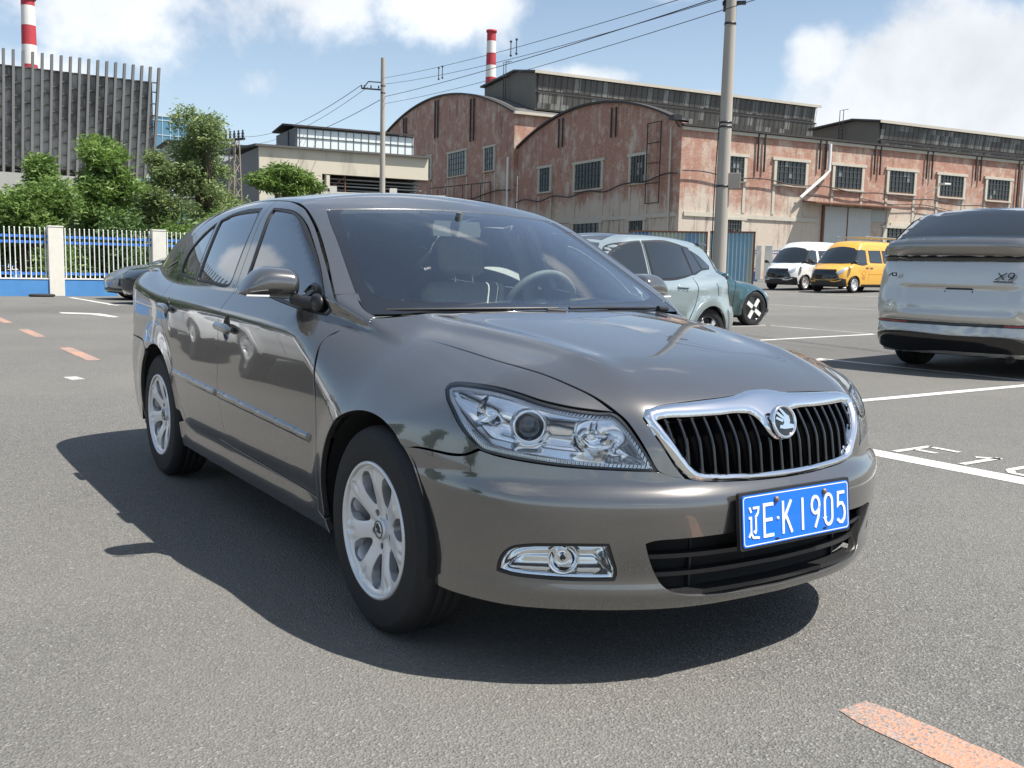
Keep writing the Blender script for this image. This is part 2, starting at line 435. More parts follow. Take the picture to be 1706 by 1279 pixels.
# ================================================================== materials used by vehicles
M_paint = paint('bronze_grey_paint', (.113, .109, .103), .64, .22, .16)
M_black = simple('black_plastic', (.018, .018, .019), .42)
M_gloss = simple('gloss_black', (.008, .008, .009), .12, 0, .6)
M_rubber = simple('rubber', (.012, .012, .0125), .75, var=.3, vs=30, bump=.15, bs=90)
M_dark = simple('underbody_dark', (.010, .010, .010), .9)
M_chrome = simple('chrome', (.86, .87, .88), .045, 1.0)
M_satin = simple('satin_reflector', (.97, .975, .98), .11, .92)
M_alloy = simple('silver_alloy', (.72, .73, .74), .36, .45, .6, var=.06, vs=18)
M_disc = simple('brake_disc', (.32, .31, .30), .35, .9)
M_glass = glassy('windscreen_glass', (.92, 1.0, .97), 2.1, 1.5)
M_tint = glassy('tinted_glass', (.035, .04, .045), 2.2, 1.52)
M_lens = glassy('clear_lens', (.96, .97, .97), 1.15, 1.45)
M_cloth = simple('grey_cloth', (.52, .55, .51), .85, var=.15, vs=60, bump=.2, bs=200)
M_cloth2 = simple('light_lining', (.34, .345, .33), .9)
M_dash = simple('dashboard_plastic', (.13, .14, .14), .65, bump=.1, bs=300)
M_blue = simple('plate_blue', (.004, .150, .66), .35, 0, .3, var=.06, vs=40)
M_white = simple('plate_white', (.82, .83, .84), .4)
M_amber = simple('amber_lens', (.75, .30, .03), .2, 0, .8)
M_red = simple('red_lens', (.45, .012, .015), .12, 0, 1)
ribs = NT('ribbed_reflector'); ribs.set(col=(.82, .83, .84), metal=1.0, rough=.12)
wv = ribs.node('ShaderNodeTexWave'); wv.wave_type = 'BANDS'; wv.bands_direction = 'X'; wv.inputs['Scale'].default_value = 55; wv.inputs['Distortion'].default_value = .6; ribs.link(ribs.obj(), wv.inputs['Vector']); ribs.bump(wv.outputs['Fac'], .6, .004)
M_ribs = ribs.m

def rot_mat(z_to):
    return Vector((0, 0, 1)).rotation_difference(Vector(z_to)).to_matrix().to_4x4()
class Flat(Surf):
    def __init__(s, h): s.h = h; s.F = lambda P: P[:, 2]-h(P[:, 0], P[:, 1])
DOWN = PlaneChart((0, 0, -1), (0, 1, 0))
def plate2d(outline, holes, h, step, skirt, gap=0.):
    return patch_mesh(Flat(h), DOWN, [(x, y) for x, y in outline], [[(x, y) for x, y in q] for q in holes], step=step, skirt=skirt, gap=gap)
def circ2(r, n=48, cx=0, cy=0): return [(cx+r*math.cos(2*math.pi*i/n), cy+r*math.sin(2*math.pi*i/n)) for i in range(n)]
def xform(d, M):
    A = np.array(M); P = d[0]@A[:3, :3].T+A[:3, 3]; n = d[2]@A[:3, :3].T; n /= np.linalg.norm(n, axis=1, keepdims=True)+1e-12; return P, d[1], n

# ---- bird-and-arrow badge shapes, unit circle
WING = [[(-.40, .78), (-.22, .80), (.20, .42), (.02, .30)], [(-.66, .52), (-.52, .62), (.02, .26), (-.12, .12)], [(-.74, .20), (-.64, .33), (-.10, .10), (-.18, -.04)],
        [(.02, .30), (.20, .42), (.40, .30), (.46, .02), (.38, -.14), (.72, -.22), (.68, -.42), (-.06, -.44), (-.50, -.36), (-.42, -.18), (-.20, -.20), (-.06, -.06), (-.10, .10)]]
def badge(parent, M, r):
    """round maker's badge: chrome ring, dark field, winged-arrow relief; local +z outwards"""
    a = MB(); a.lathe([(r*1.0, -.006), (r*1.0, .004), (r*.94, .008), (r*.84, .0075), (r*.80, .003), (r*.80, 0)], 48, M); ring = a.build('badge_ring', M_chrome, parent)
    a = MB(); a.lathe([(0, .0035), (r*.5, .0033), (r*.81, .002)], 32, M); a.build('badge_field', M_gloss, ring)
    a = MB()
    for q in WING: a.prism([(x*r*.98, y*r*.98) for x, y in q], .0030, .0062, M)
    a.build('badge_emblem', M_chrome, ring)

def tyre_mb(Rr=.3175, w=.188, rim=.205, groove=3):
    h = w/2; s = (Rr-rim)
    half = [(rim-.012, h*.86), (rim+.004, h*.97), (rim+.02*s/.11, h*1.03), (rim+.028*s/.11, h*1.02), (rim+.034*s/.11, h*1.03), (rim+.055*s/.11, h*1.035), (rim+.075*s/.11, h*1.0), (rim+.080*s/.11, h*1.008), (Rr-.022, h*.955), (Rr-.008, h*.84), (Rr-.002, h*.70)]
    tread = []
    for i in range(groove+1):
        c = h*.66*(1-2*(i+.5)/(groove+1)); e = h*.66/(groove+1)*.86
        tread += [(Rr, c+e), (Rr, c-e)]
        if i < groove: tread += [(Rr-.008, c-e-.0005), (Rr-.008, h*.66*(1-2*(i+1.5)/(groove+1))+e+.0005)]
    prof = half+tread+[(r, -z) for r, z in half[::-1]]
    a = MB(); a.lathe(prof, 72)
    return a
def alloy_rim(parent, r=.208, n=7, zo=.094):
    a = MB(); a.lathe([(r+.004, zo-.012), (r+.004, zo), (r-.001, zo+.004), (r-.008, zo+.002), (r-.011, zo-.008), (r-.020, zo-.030), (r-.026, zo-.06), (r-.028, -.06), (r-.008, -.09)], 64)
    rim = a.build('rim', M_alloy, parent)
    dth = 2*math.pi/n
    def h(x, y):
        rr = np.hypot(x, y); th = np.arctan2(x, y); k = (th/dth-np.round(th/dth))*dth   # distance from spoke axis (spoke at 12 o'clock)
        z = zo-.034+.026*sstep(.03, .17, rr)+.004*(1-sstep(.0, .045, rr))
        z = z-.006*np.exp(-((k*rr)/.009)**2)*sstep(.135, .175, rr)*(1-sstep(.188, .196, rr))
        z = z-.005*np.clip(np.abs(k)*rr/.03, 0, 1)**2+.006*sstep(.178, .196, rr)
        return z
    holes = []
    for i in range(n):
        c = (i+.5)*dth; P = []
        for rr, a_ in ((.078, 0), (.081, 5.5), (.095, 10), (.115, 12.6), (.145, 13.4), (.168, 11.8), (.181, 8), (.185, 0)): P.append((rr, a_))
        poly = [(rr*math.sin(c+R(a_)), rr*math.cos(c+R(a_))) for rr, a_ in P]+[(rr*math.sin(c-R(a_)), rr*math.cos(c-R(a_))) for rr, a_ in P[-2:0:-1]]
        holes.append(poly)
    lug = [circ2(.0115, 14, .054*math.sin(2*math.pi*(i+.5)/5), .054*math.cos(2*math.pi*(i+.5)/5)) for i in range(5)]
    mk('spokes', plate2d(circ2(r-.0035, 96), holes+lug, h, .006, .032), M_alloy, rim)
    return rim
def main_wheel(name, parent, loc, side):
    a = MB(); a.lathe([(0, -.02), (.135, -.02), (.135, .0), (.07, .0), (.068, .03), (0, .03)], 40)
    for i in range(5): t = 2*math.pi*(i+.5)/5; a.lathe([(.009, .03), (.009, .048), (.005, .052), (0, .052)], 10, Matrix.Translation((.054*math.sin(t), .054*math.cos(t), 0)))
    wh = a.build(name, M_disc, parent); wh.location = loc; wh.rotation_euler = (R(90*side), 0, 0)
    tyre_mb().build('tyre', M_rubber, wh); rim = alloy_rim(wh)
    a = MB(); a.lathe([(0, .0725), (.026, .072), (.033, .069), (.034, .062), (.034, .05)], 32); cap = a.build('centre_cap', M_alloy, rim)
    return wh, cap

def ribbon(pts, w, z0=0., z1=.0015, M=None, mb=None):
    """stroke lettering: polylines of even width laid as thin raised strips (x,y plane)"""
    mb = mb or MB()
    P = [Vector((x, y)) for x, y in pts]; L = []; Rr = []
    for i, q in enumerate(P):
        d0 = (P[i]-P[i-1]).normalized() if i > 0 else (P[1]-P[0]).normalized(); d1 = (P[i+1]-P[i]).normalized() if i < len(P)-1 else d0
        n = Vector((-d0.y-d1.y, d0.x+d1.x)); n = n.normalized() if n.length > 1e-6 else Vector((-d0.y, d0.x)); c = max(.5, n.dot(Vector((-d0.y, d0.x)))); L.append(q+n*w/2/c); Rr.append(q-n*w/2/c)
    for i in range(len(P)-1):
        mb.prism([tuple(L[i]), tuple(Rr[i]), tuple(Rr[i+1]), tuple(L[i+1])], z0, z1, M)
    return mb
def oval(cx, cy, rx, ry, n=20, a0=0, a1=360): return [(cx+rx*math.cos(R(a0+(a1-a0)*i/n)), cy+ry*math.sin(R(a0+(a1-a0)*i/n))) for i in range(n+1)]

R_W=.3175; WB=2.578
# widest half-width along x (plan view)
_W=Spl([(-3.75,.70),(-3.45,.80),(-3.0,.858),(-2.4,.880),(-1.3,.885),(-.5,.884),(0,.882),(.3,.868),(.6,.845),(.9,.80)])
# section inset by height
_P=Spl([(.10,-.075),(.18,-.05),(.26,-.028),(.38,-.010),(.52,-.001),(.62,0),(.72,-.004),(.80,-.006),(.87,-.010),(.92,-.014),(.97,-.022),(1.03,-.045),(1.15,-.10)])
_ZS=Spl([(-3.6,1.0),(-2.39,.962),(-1.95,.936),(-1.57,.914),(-1.28,.899),(-.64,.874),(-.2,.855),(.3,.83),(.8,.79)])
_X0=Spl([(.10,.735),(.155,.772),(.212,.815),(.245,.836),(.272,.842),(.30,.837),(.34,.842),(.40,.854),(.46,.859),(.505,.858),(.53,.849),(.555,.828),(.58,.820),(.61,.815),(.66,.805),(.72,.778),(.785,.728),(.85,.62)])
_D1=Spl([(0,0),(.2,.012),(.33,.034),(.46,.083),(.6,.165),(.7,.245),(.78,.345),(.84,.49),(.88,.66),(.95,1.05)]) # drop at bumper level
_D2=Spl([(0,0),(.2,.010),(.33,.035),(.42,.062),(.5,.115),(.6,.172),(.7,.248),(.78,.355),(.84,.51),(.9,.79)])  # at headlight level
_ZC=Spl([(1.0,.60),(.85,.70),(.739,.785),(.66,.820),(.529,.856),(.3,.900),(.0,.945),(-.25,.972),(-.5,.99),(-1,1.02),(-2.9,1.06),(-3.3,1.10),(-3.6,1.075),(-3.8,1.04)])
_ZD=Spl([(0,0),(.2,.003),(.35,.010),(.5,.030),(.6,.055),(.7,.10),(.8,.17),(.9,.27)])
_XR=Spl([(.2,-3.52),(.35,-3.60),(.5,-3.635),(.62,-3.63),(.70,-3.60),(.9,-3.60),(1.02,-3.63),(1.08,-3.60),(1.15,-3.5)])
_ZG=Spl([(-3.7,1.00),(-3.35,1.145),(-3.05,1.268),(-2.7,1.366),(-2.3,1.425),(-1.9,1.450),(-1.5,1.448),(-1.2,1.425),(-.9,1.37),(-.5,1.25)])
_YG=Spl([(-3.6,.60),(-3.2,.70),(-2.8,.765),(-2.3,.805),(-1.6,.812),(-1.0,.802),(-.5,.785),(0,.76)])  # half width at z=1.0
def F(P):
    x=P[:,0]; y=np.abs(P[:,1]); z=P[:,2]
    # --- lower body
    rf=np.hypot(x,z-R_W); rr=np.hypot(x+WB,z-R_W)
    fl=.014*(1-sstep(.36,.50,rf))+.014*(1-sstep(.36,.50,rr))
    # shoulder crease falls gently towards the front
    zs=_ZS(x); q=z-zs; q=.5*(q+np.sqrt(q*q+.014**2))
    side=y-(_W(x)+_P(z)+fl-.36*q*(.35+.65*sstep(.5,-.2,x)))
    # rub of the lower door: hollow above the sill
    side=side+.010*np.exp(-((z-.33)/.05)**2)*sstep(-2.2,-1.9,x)*sstep(-.3,-.6,x)
    w=sstep(.53,.66,z)
    drop=_D1(y)*(1-w)+_D2(y)*w
    x0=_X0(z)
    # chrome/grille zone keeps the centre line; outside it the bumper face carries on to the headlight
    front=(x-(x0-drop))*.85
    top=(z-(_ZC(x)-_ZD(y)*(1-.25*sstep(0,.7,x))*(1-.85*sstep(-.15,-.75,x))))
    # raised bonnet creases running from the grille corners to the pillars
    yc=.40+.14*sstep(.6,-.4,x)
    top=top-.010*np.exp(-((y-yc)/.05)**2)*sstep(.75,.4,x)*sstep(-.6,-.2,x)*1.0
    rear=(_XR(z)+ _D1(y)*.75 - x)
    bot=(.192-z)
    f=smax(side,top,.11)
    f=smax(f,front,.10)
    f=smax(f,rear,.10)
    f=smax(f,bot,.03)
    # --- greenhouse
    gs=(y-(_YG(x)-.335*(z-1.0)-.22*np.maximum(z-1.0,0)**2))*.93
    gs=gs+.9*np.maximum(1.0-z,0)*sstep(-.75,-.40,x)
    gt=z-(_ZG(x)-.055*(y/.6)**2)
    # windscreen: plane-ish surface through measured corners, bowed forward in the middle
    xs=Spl_ws(z)-.14*(y/.69)**2
    gw=(x-xs)*.5
    g=smax(gs,gt,.09)
    g=smax(g,gw,.035)
    g=smax(g,-(top+.05),.02); g=smax(g,.80-z,.02)
    return smin(f,g,.03)
Spl_ws=Spl([(.85,-.03),(.958,-.253),(1.15,-.625),(1.345,-1.03),(1.42,-1.22)])
car=Surf(F)


# ================================================================== the brown-grey saloon in front
def build_main_car():
    car_o = thing('saloon_car', 'brown-grey saloon car with blue front number plate, nearest and largest in the photo', 'car')
    G = .0030
    S = car
    FEND = PlaneChart((-.25, .72, -.62)); HOODC = PlaneChart((-.55, 0, -.83), (1, 0, 0)); WSC = PlaneChart((-.6, 0, -.8), (1, 0, 0))
    doortop = [(-2.500,-.779,1.02),(-2.530,-.765,1.07),(-2.545,-.75,1.11),(-2.528,-.730,1.165),(-2.465,-.708,1.228),(-2.37,-.688,1.282),(-2.24,-.64,1.330),(-2.0,-.62,1.372),(-1.72,-.594,1.390),(-1.52,-.599,1.387),(-1.336,-.608,1.373),(-1.163,-.622,1.342),(-1.077,-.634,1.311),(-.98,-.650,1.267),(-.9,-.667,1.225),(-.805,-.691,1.171),(-.716,-.715,1.119),(-.641,-.738,1.074),(-.54,-.767,1.011),(-.504,-.778,.988)]
    doorfront = [(-.504,-.778,.988),(-.471,-.790,.963),(-.448,-.803,.935),(-.450,-.815,.905),(-.474,-.83,.872),(-.476,-.84,.835),(-.464,-.85,.79),(-.455,-.86,.72),(-.432,-.88,.64),(-.425,-.88,.55),(-.428,-.88,.455),(-.45,-.87,.36),(-.462,-.862,.318)]
    gapmid = [(-1.500,-.60,1.385),(-1.482,-.69,1.25),(-1.470,-.76,1.1),(-1.475,-.81,.99),(-1.497,-.838,.92),(-1.493,-.871,.82),(-1.492,-.88,.70),(-1.486,-.886,.56),(-1.440,-.881,.443),(-1.404,-.867,.352)]
    rearedge = [(-2.500,-.779,1.02),(-2.478,-.80,.965),(-2.452,-.82,.90),(-2.432,-.851,.84),(-2.392,-.857,.775),(-2.325,-.873,.716),(-2.262,-.88,.665),(-2.19,-.88,.585),(-2.122,-.88,.49),(-2.035,-.87,.405),(-1.985,-.87,.378)]
    fglass = [(-1.385,-.784,1.072),(-1.385,-.773,1.103),(-1.396,-.739,1.188),(-1.413,-.698,1.275),(-1.436,-.653,1.347),(-1.298,-.654,1.338),(-1.190,-.659,1.325),(-1.099,-.669,1.302),(-1.014,-.680,1.269),(-.933,-.696,1.229),(-.827,-.720,1.170),(-.717,-.747,1.103),(-.640,-.757,1.050),(-.585,-.781,1.008),(-.555,-.794,.981),(-.545,-.801,.958),(-.562,-.809,.940),(-.924,-.811,.972),(-1.372,-.803,1.020)]
    rglass = [(-2.055,-.682,1.313),(-1.929,-.663,1.339),(-1.771,-.656,1.352),(-1.571,-.654,1.352),(-1.545,-.685,1.309),(-1.540,-.718,1.240),(-1.540,-.755,1.152),(-1.542,-.786,1.072),(-1.546,-.800,1.035),(-1.562,-.809,1.015),(-1.588,-.810,1.010),(-1.791,-.808,1.017),(-2.050,-.803,1.026)]
    qglass = [(-2.385,-.785,1.048),(-2.408,-.775,1.075),(-2.412,-.757,1.118),(-2.388,-.740,1.164),(-2.316,-.724,1.212),(-2.228,-.708,1.255),(-2.153,-.698,1.282),(-2.083,-.687,1.304),(-2.083,-.801,1.028)]
    wss = [(-1.094,-.556,1.334),(-.963,-.594,1.269),(-.842,-.620,1.204),(-.739,-.644,1.146),(-.61,-.674,1.073),(-.52,-.694,1.021),(-.467,-.705,.990),(-.420,-.709,.967),(-.391,-.702,.955)]
    wst = [(-1.094,-.556,1.334),(-1.077,-.419,1.343),(-1.066,-.28,1.349),(-1.058,-.12,1.354),(-1.057,0,1.355)]
    wsb = [(-.391,-.702,.955),(-.372,-.65,.957),(-.335,-.538,.962),(-.275,-.339,.966),(-.238,-.17,.968),(-.228,0,.969)]
    hoodside = [(-.352,-.690,.951),(-.362,-.708,.944),(-.355,-.722,.932),(-.335,-.724,.920),(-.30,-.715,.911),(-.24,-.685,.906),(-.16,-.660,.899),(-.05,-.640,.886),(.121,-.624,.866),(.268,-.613,.850),(.367,-.597,.838),(.452,-.569,.823),(.523,-.541,.801),(.588,-.512,.777),(.649,-.485,.740)]
    hl_in = [(.649,-.485,.740),(.674,-.472,.721),(.706,-.458,.683),(.734,-.442,.641),(.756,-.419,.594)]
    hl_bot = [(.756,-.419,.594),(.721,-.475,.596),(.671,-.549,.599),(.622,-.623,.604),(.576,-.678,.610),(.531,-.720,.616),(.484,-.753,.623),(.445,-.777,.632)]
    hl_out = [(.445,-.777,.632),(.402,-.788,.658),(.365,-.795,.687),(.321,-.795,.725),(.272,-.785,.756),(.236,-.767,.777)]
    hl_top = [(.236,-.767,.777),(.232,-.753,.788),(.256,-.739,.793),(.324,-.721,.795),(.400,-.695,.791),(.466,-.665,.779),(.524,-.631,.763),(.578,-.580,.750),(.621,-.522,.742),(.649,-.485,.740)]
    seam = [(.173,-.863,.606),(.228,-.853,.608),(.300,-.835,.608),(.365,-.815,.607),(.405,-.801,.613),(.445,-.777,.632)]
    f_out = [(.795,-.331,.571),(.790,-.34,.578),(.771,-.376,.620),(.751,-.404,.668),(.721,-.422,.712),(.704,-.428,.735),(.696,-.415,.752),(.696,-.369,.760),(.704,-.269,.766),(.711,-.162,.771),(.711,-.110,.774),(.709,-.075,.779),(.700,-.041,.784),(.699,0,.785)]
    f_bot = [(.795,-.331,.571),(.803,-.273,.563),(.818,-.183,.558),(.824,-.113,.555),(.829,0,.554)]
    f_in = [(.79,0,.654),(.787,-.026,.658),(.78,-.046,.676),(.772,-.060,.705),(.766,-.080,.724),(.757,-.125,.731),(.751,-.201,.730),(.736,-.298,.729),(.722,-.378,.728),(.714,-.398,.724),(.744,-.380,.690),(.773,-.349,.636),(.784,-.325,.605),(.793,-.303,.588),(.800,-.270,.582),(.813,-.179,.576),(.821,-.070,.572),(.823,0,.572)]
    seam2 = [(.756,-.419,.594),(.768,-.40,.588),(.782,-.362,.577),(.795,-.331,.571)]
    intake = [(.80,0,.425),(.807,-.378,.418),(.785,-.45,.414),(.773,-.466,.408),(.775,-.452,.365),(.775,-.430,.322),(.778,-.408,.291),(.785,-.381,.272),(.795,-.341,.260),(.810,-.262,.252),(.821,-.159,.247),(.826,-.069,.245),(.828,0,.244)]
    fog = [(.516,-.766,.314),(.524,-.765,.344),(.539,-.758,.371),(.558,-.746,.388),(.587,-.723,.398),(.648,-.658,.405),(.722,-.552,.408),(.725,-.541,.375),(.726,-.525,.325),(.722,-.528,.305),(.675,-.601,.304),(.614,-.681,.305),(.548,-.744,.308)]
    # --- bonnet
    hood_out = sym([(-.205, 0, .965)]+[(-.215,-.17,.964),(-.252,-.339,.962),(-.31,-.538,.958)]+hoodside+hl_in[1:]+seam2[1:]+f_out[1:])
    bonnet = mk('bonnet', patch_mesh(S, HOODC, hood_out, step=.013, gap=G), M_paint, car_o)
    # --- wings, doors, quarters, sills on both sides
    fender_out = hoodside[::-1]+wsb[:1]+[(-.42,-.709,.967),(-.467,-.705,.990),(-.510,-.695,1.017),(-.528,-.735,1.018),(-.538,-.765,1.011)]+doorfront+[(-.47,-.86,.272),(-.396,-.87,.262)]+arc(-.04,.3175,.353,187,54,16)+seam[1:]+hl_out[1:]+hl_top[1:-1]
    d = patch_mesh(S, FEND, fender_out, step=.013, gap=G)
    mk('front_wing', d, M_paint, car_o); mk('front_wing', mirror(d), M_paint, car_o)
    bottomf = [(-.462,-.862,.318),(-1.404,-.867,.352)]
    fd = doortop[::-1][:doortop[::-1].index((-1.52,-.599,1.387))+1][::-1]   # from B pillar to front
    fdoor_out = [gapmid[0]]+fd[1:]+doorfront[1:]+gapmid[::-1][:-1]
    rd_top = doortop[:doortop.index((-1.52,-.599,1.387))]
    rdoor_out = rd_top+gapmid+[(-1.985,-.87,.378)]+rearedge[::-1][1:-1]
    rear_outer = [(-2.500,-.779,1.02),(-2.530,-.765,1.07),(-2.545,-.75,1.11)]
    dash_seam = [(-2.545,-.75,1.11),(-2.80,-.74,1.075),(-3.1,-.72,1.055),(-3.35,-.70,1.045),(-3.50,-.66,1.03)]
    lamp = [(-3.50,-.66,1.00),(-3.34,-.735,.975),(-3.20,-.76,.95),(-3.12,-.79,.90),(-3.10,-.80,.84),(-3.14,-.81,.78),(-3.25,-.80,.735),(-3.50,-.74,.72)]
    quarter_out = dash_seam+lamp+[(-3.50,-.7,.705),(-3.2,-.80,.70),(-2.92,-.85,.695),(-2.80,-.87,.685),(-2.722,-.87,.655)]+arc(-2.515,.3175,.374,122,14,16)[1:]+[(-2.10,-.87,.40),(-2.07,-.87,.36),(-1.99,-.87,.355)]+rearedge[::-1][0:-1]+[(-2.500,-.779,1.02),(-2.530,-.765,1.07)]
    sill_out = [(-.396,-.87,.262),(-.47,-.862,.272),(-.462,-.862,.318),(-1.404,-.867,.352),(-1.985,-.87,.378),(-1.99,-.87,.355),(-2.07,-.87,.36),(-2.135,-.87,.345),(-2.135,-.85,.225),(-.375,-.85,.212),(-.388,-.86,.240)]
    for k in (0, 1):
        mm = mirror if k else (lambda q: q)
        rec = [[(cx_+.043*math.cos(t), -.86, cz_+.050*math.sin(t)) for t in np.linspace(0, 2*math.pi, 21)[:-1]] for cx_, cz_ in ((-1.385, .846), (-2.335, .884))]
        fdo = mk('front_door', mm(patch_mesh(S, SIDE, fdoor_out, [fglass, rec[0]], step=.013, gap=G)), M_paint, car_o)
        rdo = mk('rear_door', mm(patch_mesh(S, SIDE, rdoor_out, [rglass, qglass, rec[1]], step=.013, gap=G)), M_paint, car_o)
        mk('rear_quarter', mm(patch_mesh(S, SIDE, quarter_out, step=.015, gap=G*.9)), M_paint, car_o)
        mk('sill', mm(patch_mesh(S, SIDE, sill_out, step=.014, gap=G)), M_paint, car_o)
        for par, gl in ((fdo, [fglass]), (rdo, [rglass, qglass])):
            for g in gl:
                mk('window', mm(patch_mesh(S, SIDE, g, step=.03, off=-.006, skirt=0)), M_tint, par)
                c = np.array(g).mean(0); inner = [tuple(c+(np.array(q)-c)*(1-.014/max(.1, np.linalg.norm(np.array(q)[[0, 2]]-c[[0, 2]])))) for q in g]
                mk('window_seal', mm(patch_mesh(S, SIDE, g, [inner], step=.02, off=-.001, skirt=.006)), M_black, par)
        # side rubbing strip
        for par, x0, x1 in ((fdo, -.480, -1.478), (rdo, -1.505, -2.180)):
            zt = lambda x: .545+(-.48-x)*.0335
            q = [(x0, zt(x0)-.002), (x0-.003, zt(x0)-.036), (x1, zt(x1)-.037), (x1, zt(x1))]
            mk('rubbing_strip', mm(patch_mesh(S, SIDE, [(x, -.88, z) for x, z in q], step=.008, off=lambda Q, dl, P: .0105*np.sqrt(np.clip(dl/.009, 0, 1)), skirt=.012)), M_paint, par)
        # handles: a bowl recess with a bar across
        for par, cx, cz in ((fdo, -1.385, .846), (rdo, -2.335, .884)):
            q = [(cx+.043*math.cos(t), -.86, cz+.050*math.sin(t)) for t in np.linspace(0, 2*math.pi, 21)[:-1]]
            mk('handle_recess', mm(patch_mesh(S, SIDE, q, step=.007, off=lambda Q, dl, P: -.001-.017*np.sqrt(np.clip(dl/.035, 0, 1)), skirt=0)), M_paint, par)
            q = [(cx-.105, -.86, cz+.004), (cx-.09, -.86, cz+.019), (cx+.06, -.86, cz+.015), (cx+.103, -.86, cz+.006), (cx+.105, -.86, cz-.008), (cx+.09, -.86, cz-.018), (cx-.05, -.86, cz-.016), (cx-.09, -.86, cz-.013)]
            mk('door_handle', mm(patch_mesh(S, SIDE, q, step=.005, off=lambda Q, dl, P: .018+.016*np.sqrt(np.clip(dl/.016, 0, 1)), skirt=.026)), M_paint, par)
        # fender / arch liners
        for cx, r in ((-.04, .363), (-2.515, .384)):
            a = MB(); prof = [(r, .0), (r, .36), (.12, .36)]
            a.lathe(prof, 30, Matrix.Translation((cx, (-.862 if not k else .862), .3175)) @ (Matrix.Rotation(R(-90), 4, 'X') if not k else Matrix.Rotation(R(90), 4, 'X')), R(170 if not k else -10), R(370 if not k else 190))
            a.build('wheel_arch_liner', M_dark, car_o)
    # --- roof with the pillars
    roof_half = wst[::-1]+wss[1:-2]+[(-.510,-.695,1.017),(-.528,-.735,1.018)]+doortop[::-1][1:-2]+dash_seam[:]+[(-3.50, 0, 1.03)]
    roof_half = [q for q in roof_half]
    rglass_r = sym([(-2.80, 0, 1.35), (-2.80,-.50,1.33), (-2.82,-.54,1.32), (-3.34,-.60,1.13), (-3.40,-.56,1.11), (-3.44, 0, 1.11)])
    out = sym([(-1.057, 0, 1.355)]+roof_half[1:])
    mk('roof', patch_mesh(S, TOP, out, [rglass_r], step=.016, gap=G), M_paint, car_o)
    mk('rear_window', patch_mesh(S, TOP, rglass_r, step=.05, off=-.004, skirt=.01), glassy('rear_glass', (.52, .58, .56), 1.5, 1.5), car_o)
    # --- windscreen with printed border
    ws = sym([wst[-1]]+wst[::-1][1:]+wss[1:]+wsb[1:])
    def shr(q, sx):
        x, y, z = q; return (x, y*(1-.045/.69) , z)
    wsi = sym([(-1.115,0,1.37),(-1.118,-.12,1.37),(-1.12,-.36,1.355),(-1.10,-.47,1.34),(-1.065,-.515,1.32),(-.963,-.552,1.27),(-.842,-.578,1.204),(-.739,-.60,1.146),(-.61,-.63,1.073),(-.525,-.645,1.02),(-.485,-.635,1.0),(-.455,-.60,.99),(-.42,-.538,.99),(-.36,-.339,.99),(-.325,-.17,.99),(-.315,0,.99)])
    scr = mk('windscreen', patch_mesh(S, WSC, ws, [wsi], step=.02, off=-.002, skirt=.01), M_gloss, car_o)
    mk('windscreen_pane', patch_mesh(S, WSC, wsi, step=.03, off=-.002, skirt=0), M_glass, scr)
    for sg, x0, x1 in ((1, -.62, .05), (-1, -.02, .62)):   # wipers resting along the cowl
        pass
    wip = []
    for y0, y1 in ((-.64, -.03), (.02, .60)):
        ys = np.linspace(y0, y1, 14); xs = [-.205-.20*(abs(y)/.70)**1.8-.025 for y in ys]
        a = MB(); pts = []
        for x, y in zip(xs, ys):
            z = .972-.012*(abs(y)/.69)**2; pts.append((x, y, z+.004))
        a.tube(pts, .006, 6); a.tube([(pts[-3][0]+.01, y1-.05, .968), (pts[-1][0]+.035, y1+.01, .965)], .011, 8)
        a.build('wiper', M_black, car_o)
    cow = MB()
    # --- bumper
    bump_half = [(.829,0,.554)]+f_bot[::-1][1:]+seam2[::-1][1:]+hl_bot[1:]+seam[::-1][1:]+[(.235,-.86,.548)]
    a0 = arc(-.04,.3175,.353,54,-14,12); bump_half = [(.829,0,.554)]+f_bot[::-1][1:]+seam2[::-1][1:]+hl_bot[1:]+seam[::-1][1:-1]+a0+[(.325,-.83,.226),(.43,-.78,.221),(.54,-.69,.219),(.62,-.6,.218),(.70,-.42,.217),(.75,-.2,.217),(.765,0,.217)]
    fogm = [(x, -y, z) for x, y, z in fog]
    bumper = mk('front_bumper', patch_mesh(S, NOSE, sym(bump_half), [sym(intake), fog, fogm], step=.012, gap=G*.7, skirt=.03), M_paint, car_o)
    # --- grille surround, fins, opening
    fr_out = sym([f_out[-1]]+f_out[::-1][1:]+f_bot[1:])
    fr = mk('grille_surround', patch_mesh(S, FRONT, fr_out, [sym(f_in)], step=.0055, gap=.001, off=lambda Q, dl, P: .009*np.sqrt(np.clip(dl/.012, 0, 1))+.004*np.exp(-(P[:, 1]/.085)**2)*sstep(.60, .66, P[:, 2])*np.sqrt(np.clip(dl/.02, 0, 1)), skirt=.03), M_chrome, car_o)
    gb = sym([(.66,0,.815),(.66,-.36,.80),(.66,-.45,.775),(.72,-.44,.68),(.76,-.40,.60),(.78,-.36,.54),(.80,-.2,.53),(.82,0,.52)])
    mk('grille_backing', patch_mesh(S, FRONT, gb, step=.04, off=-.055, skirt=0), M_dark, fr)
    fin2 = np.array([(q[1], q[2]) for q in sym(f_in)])
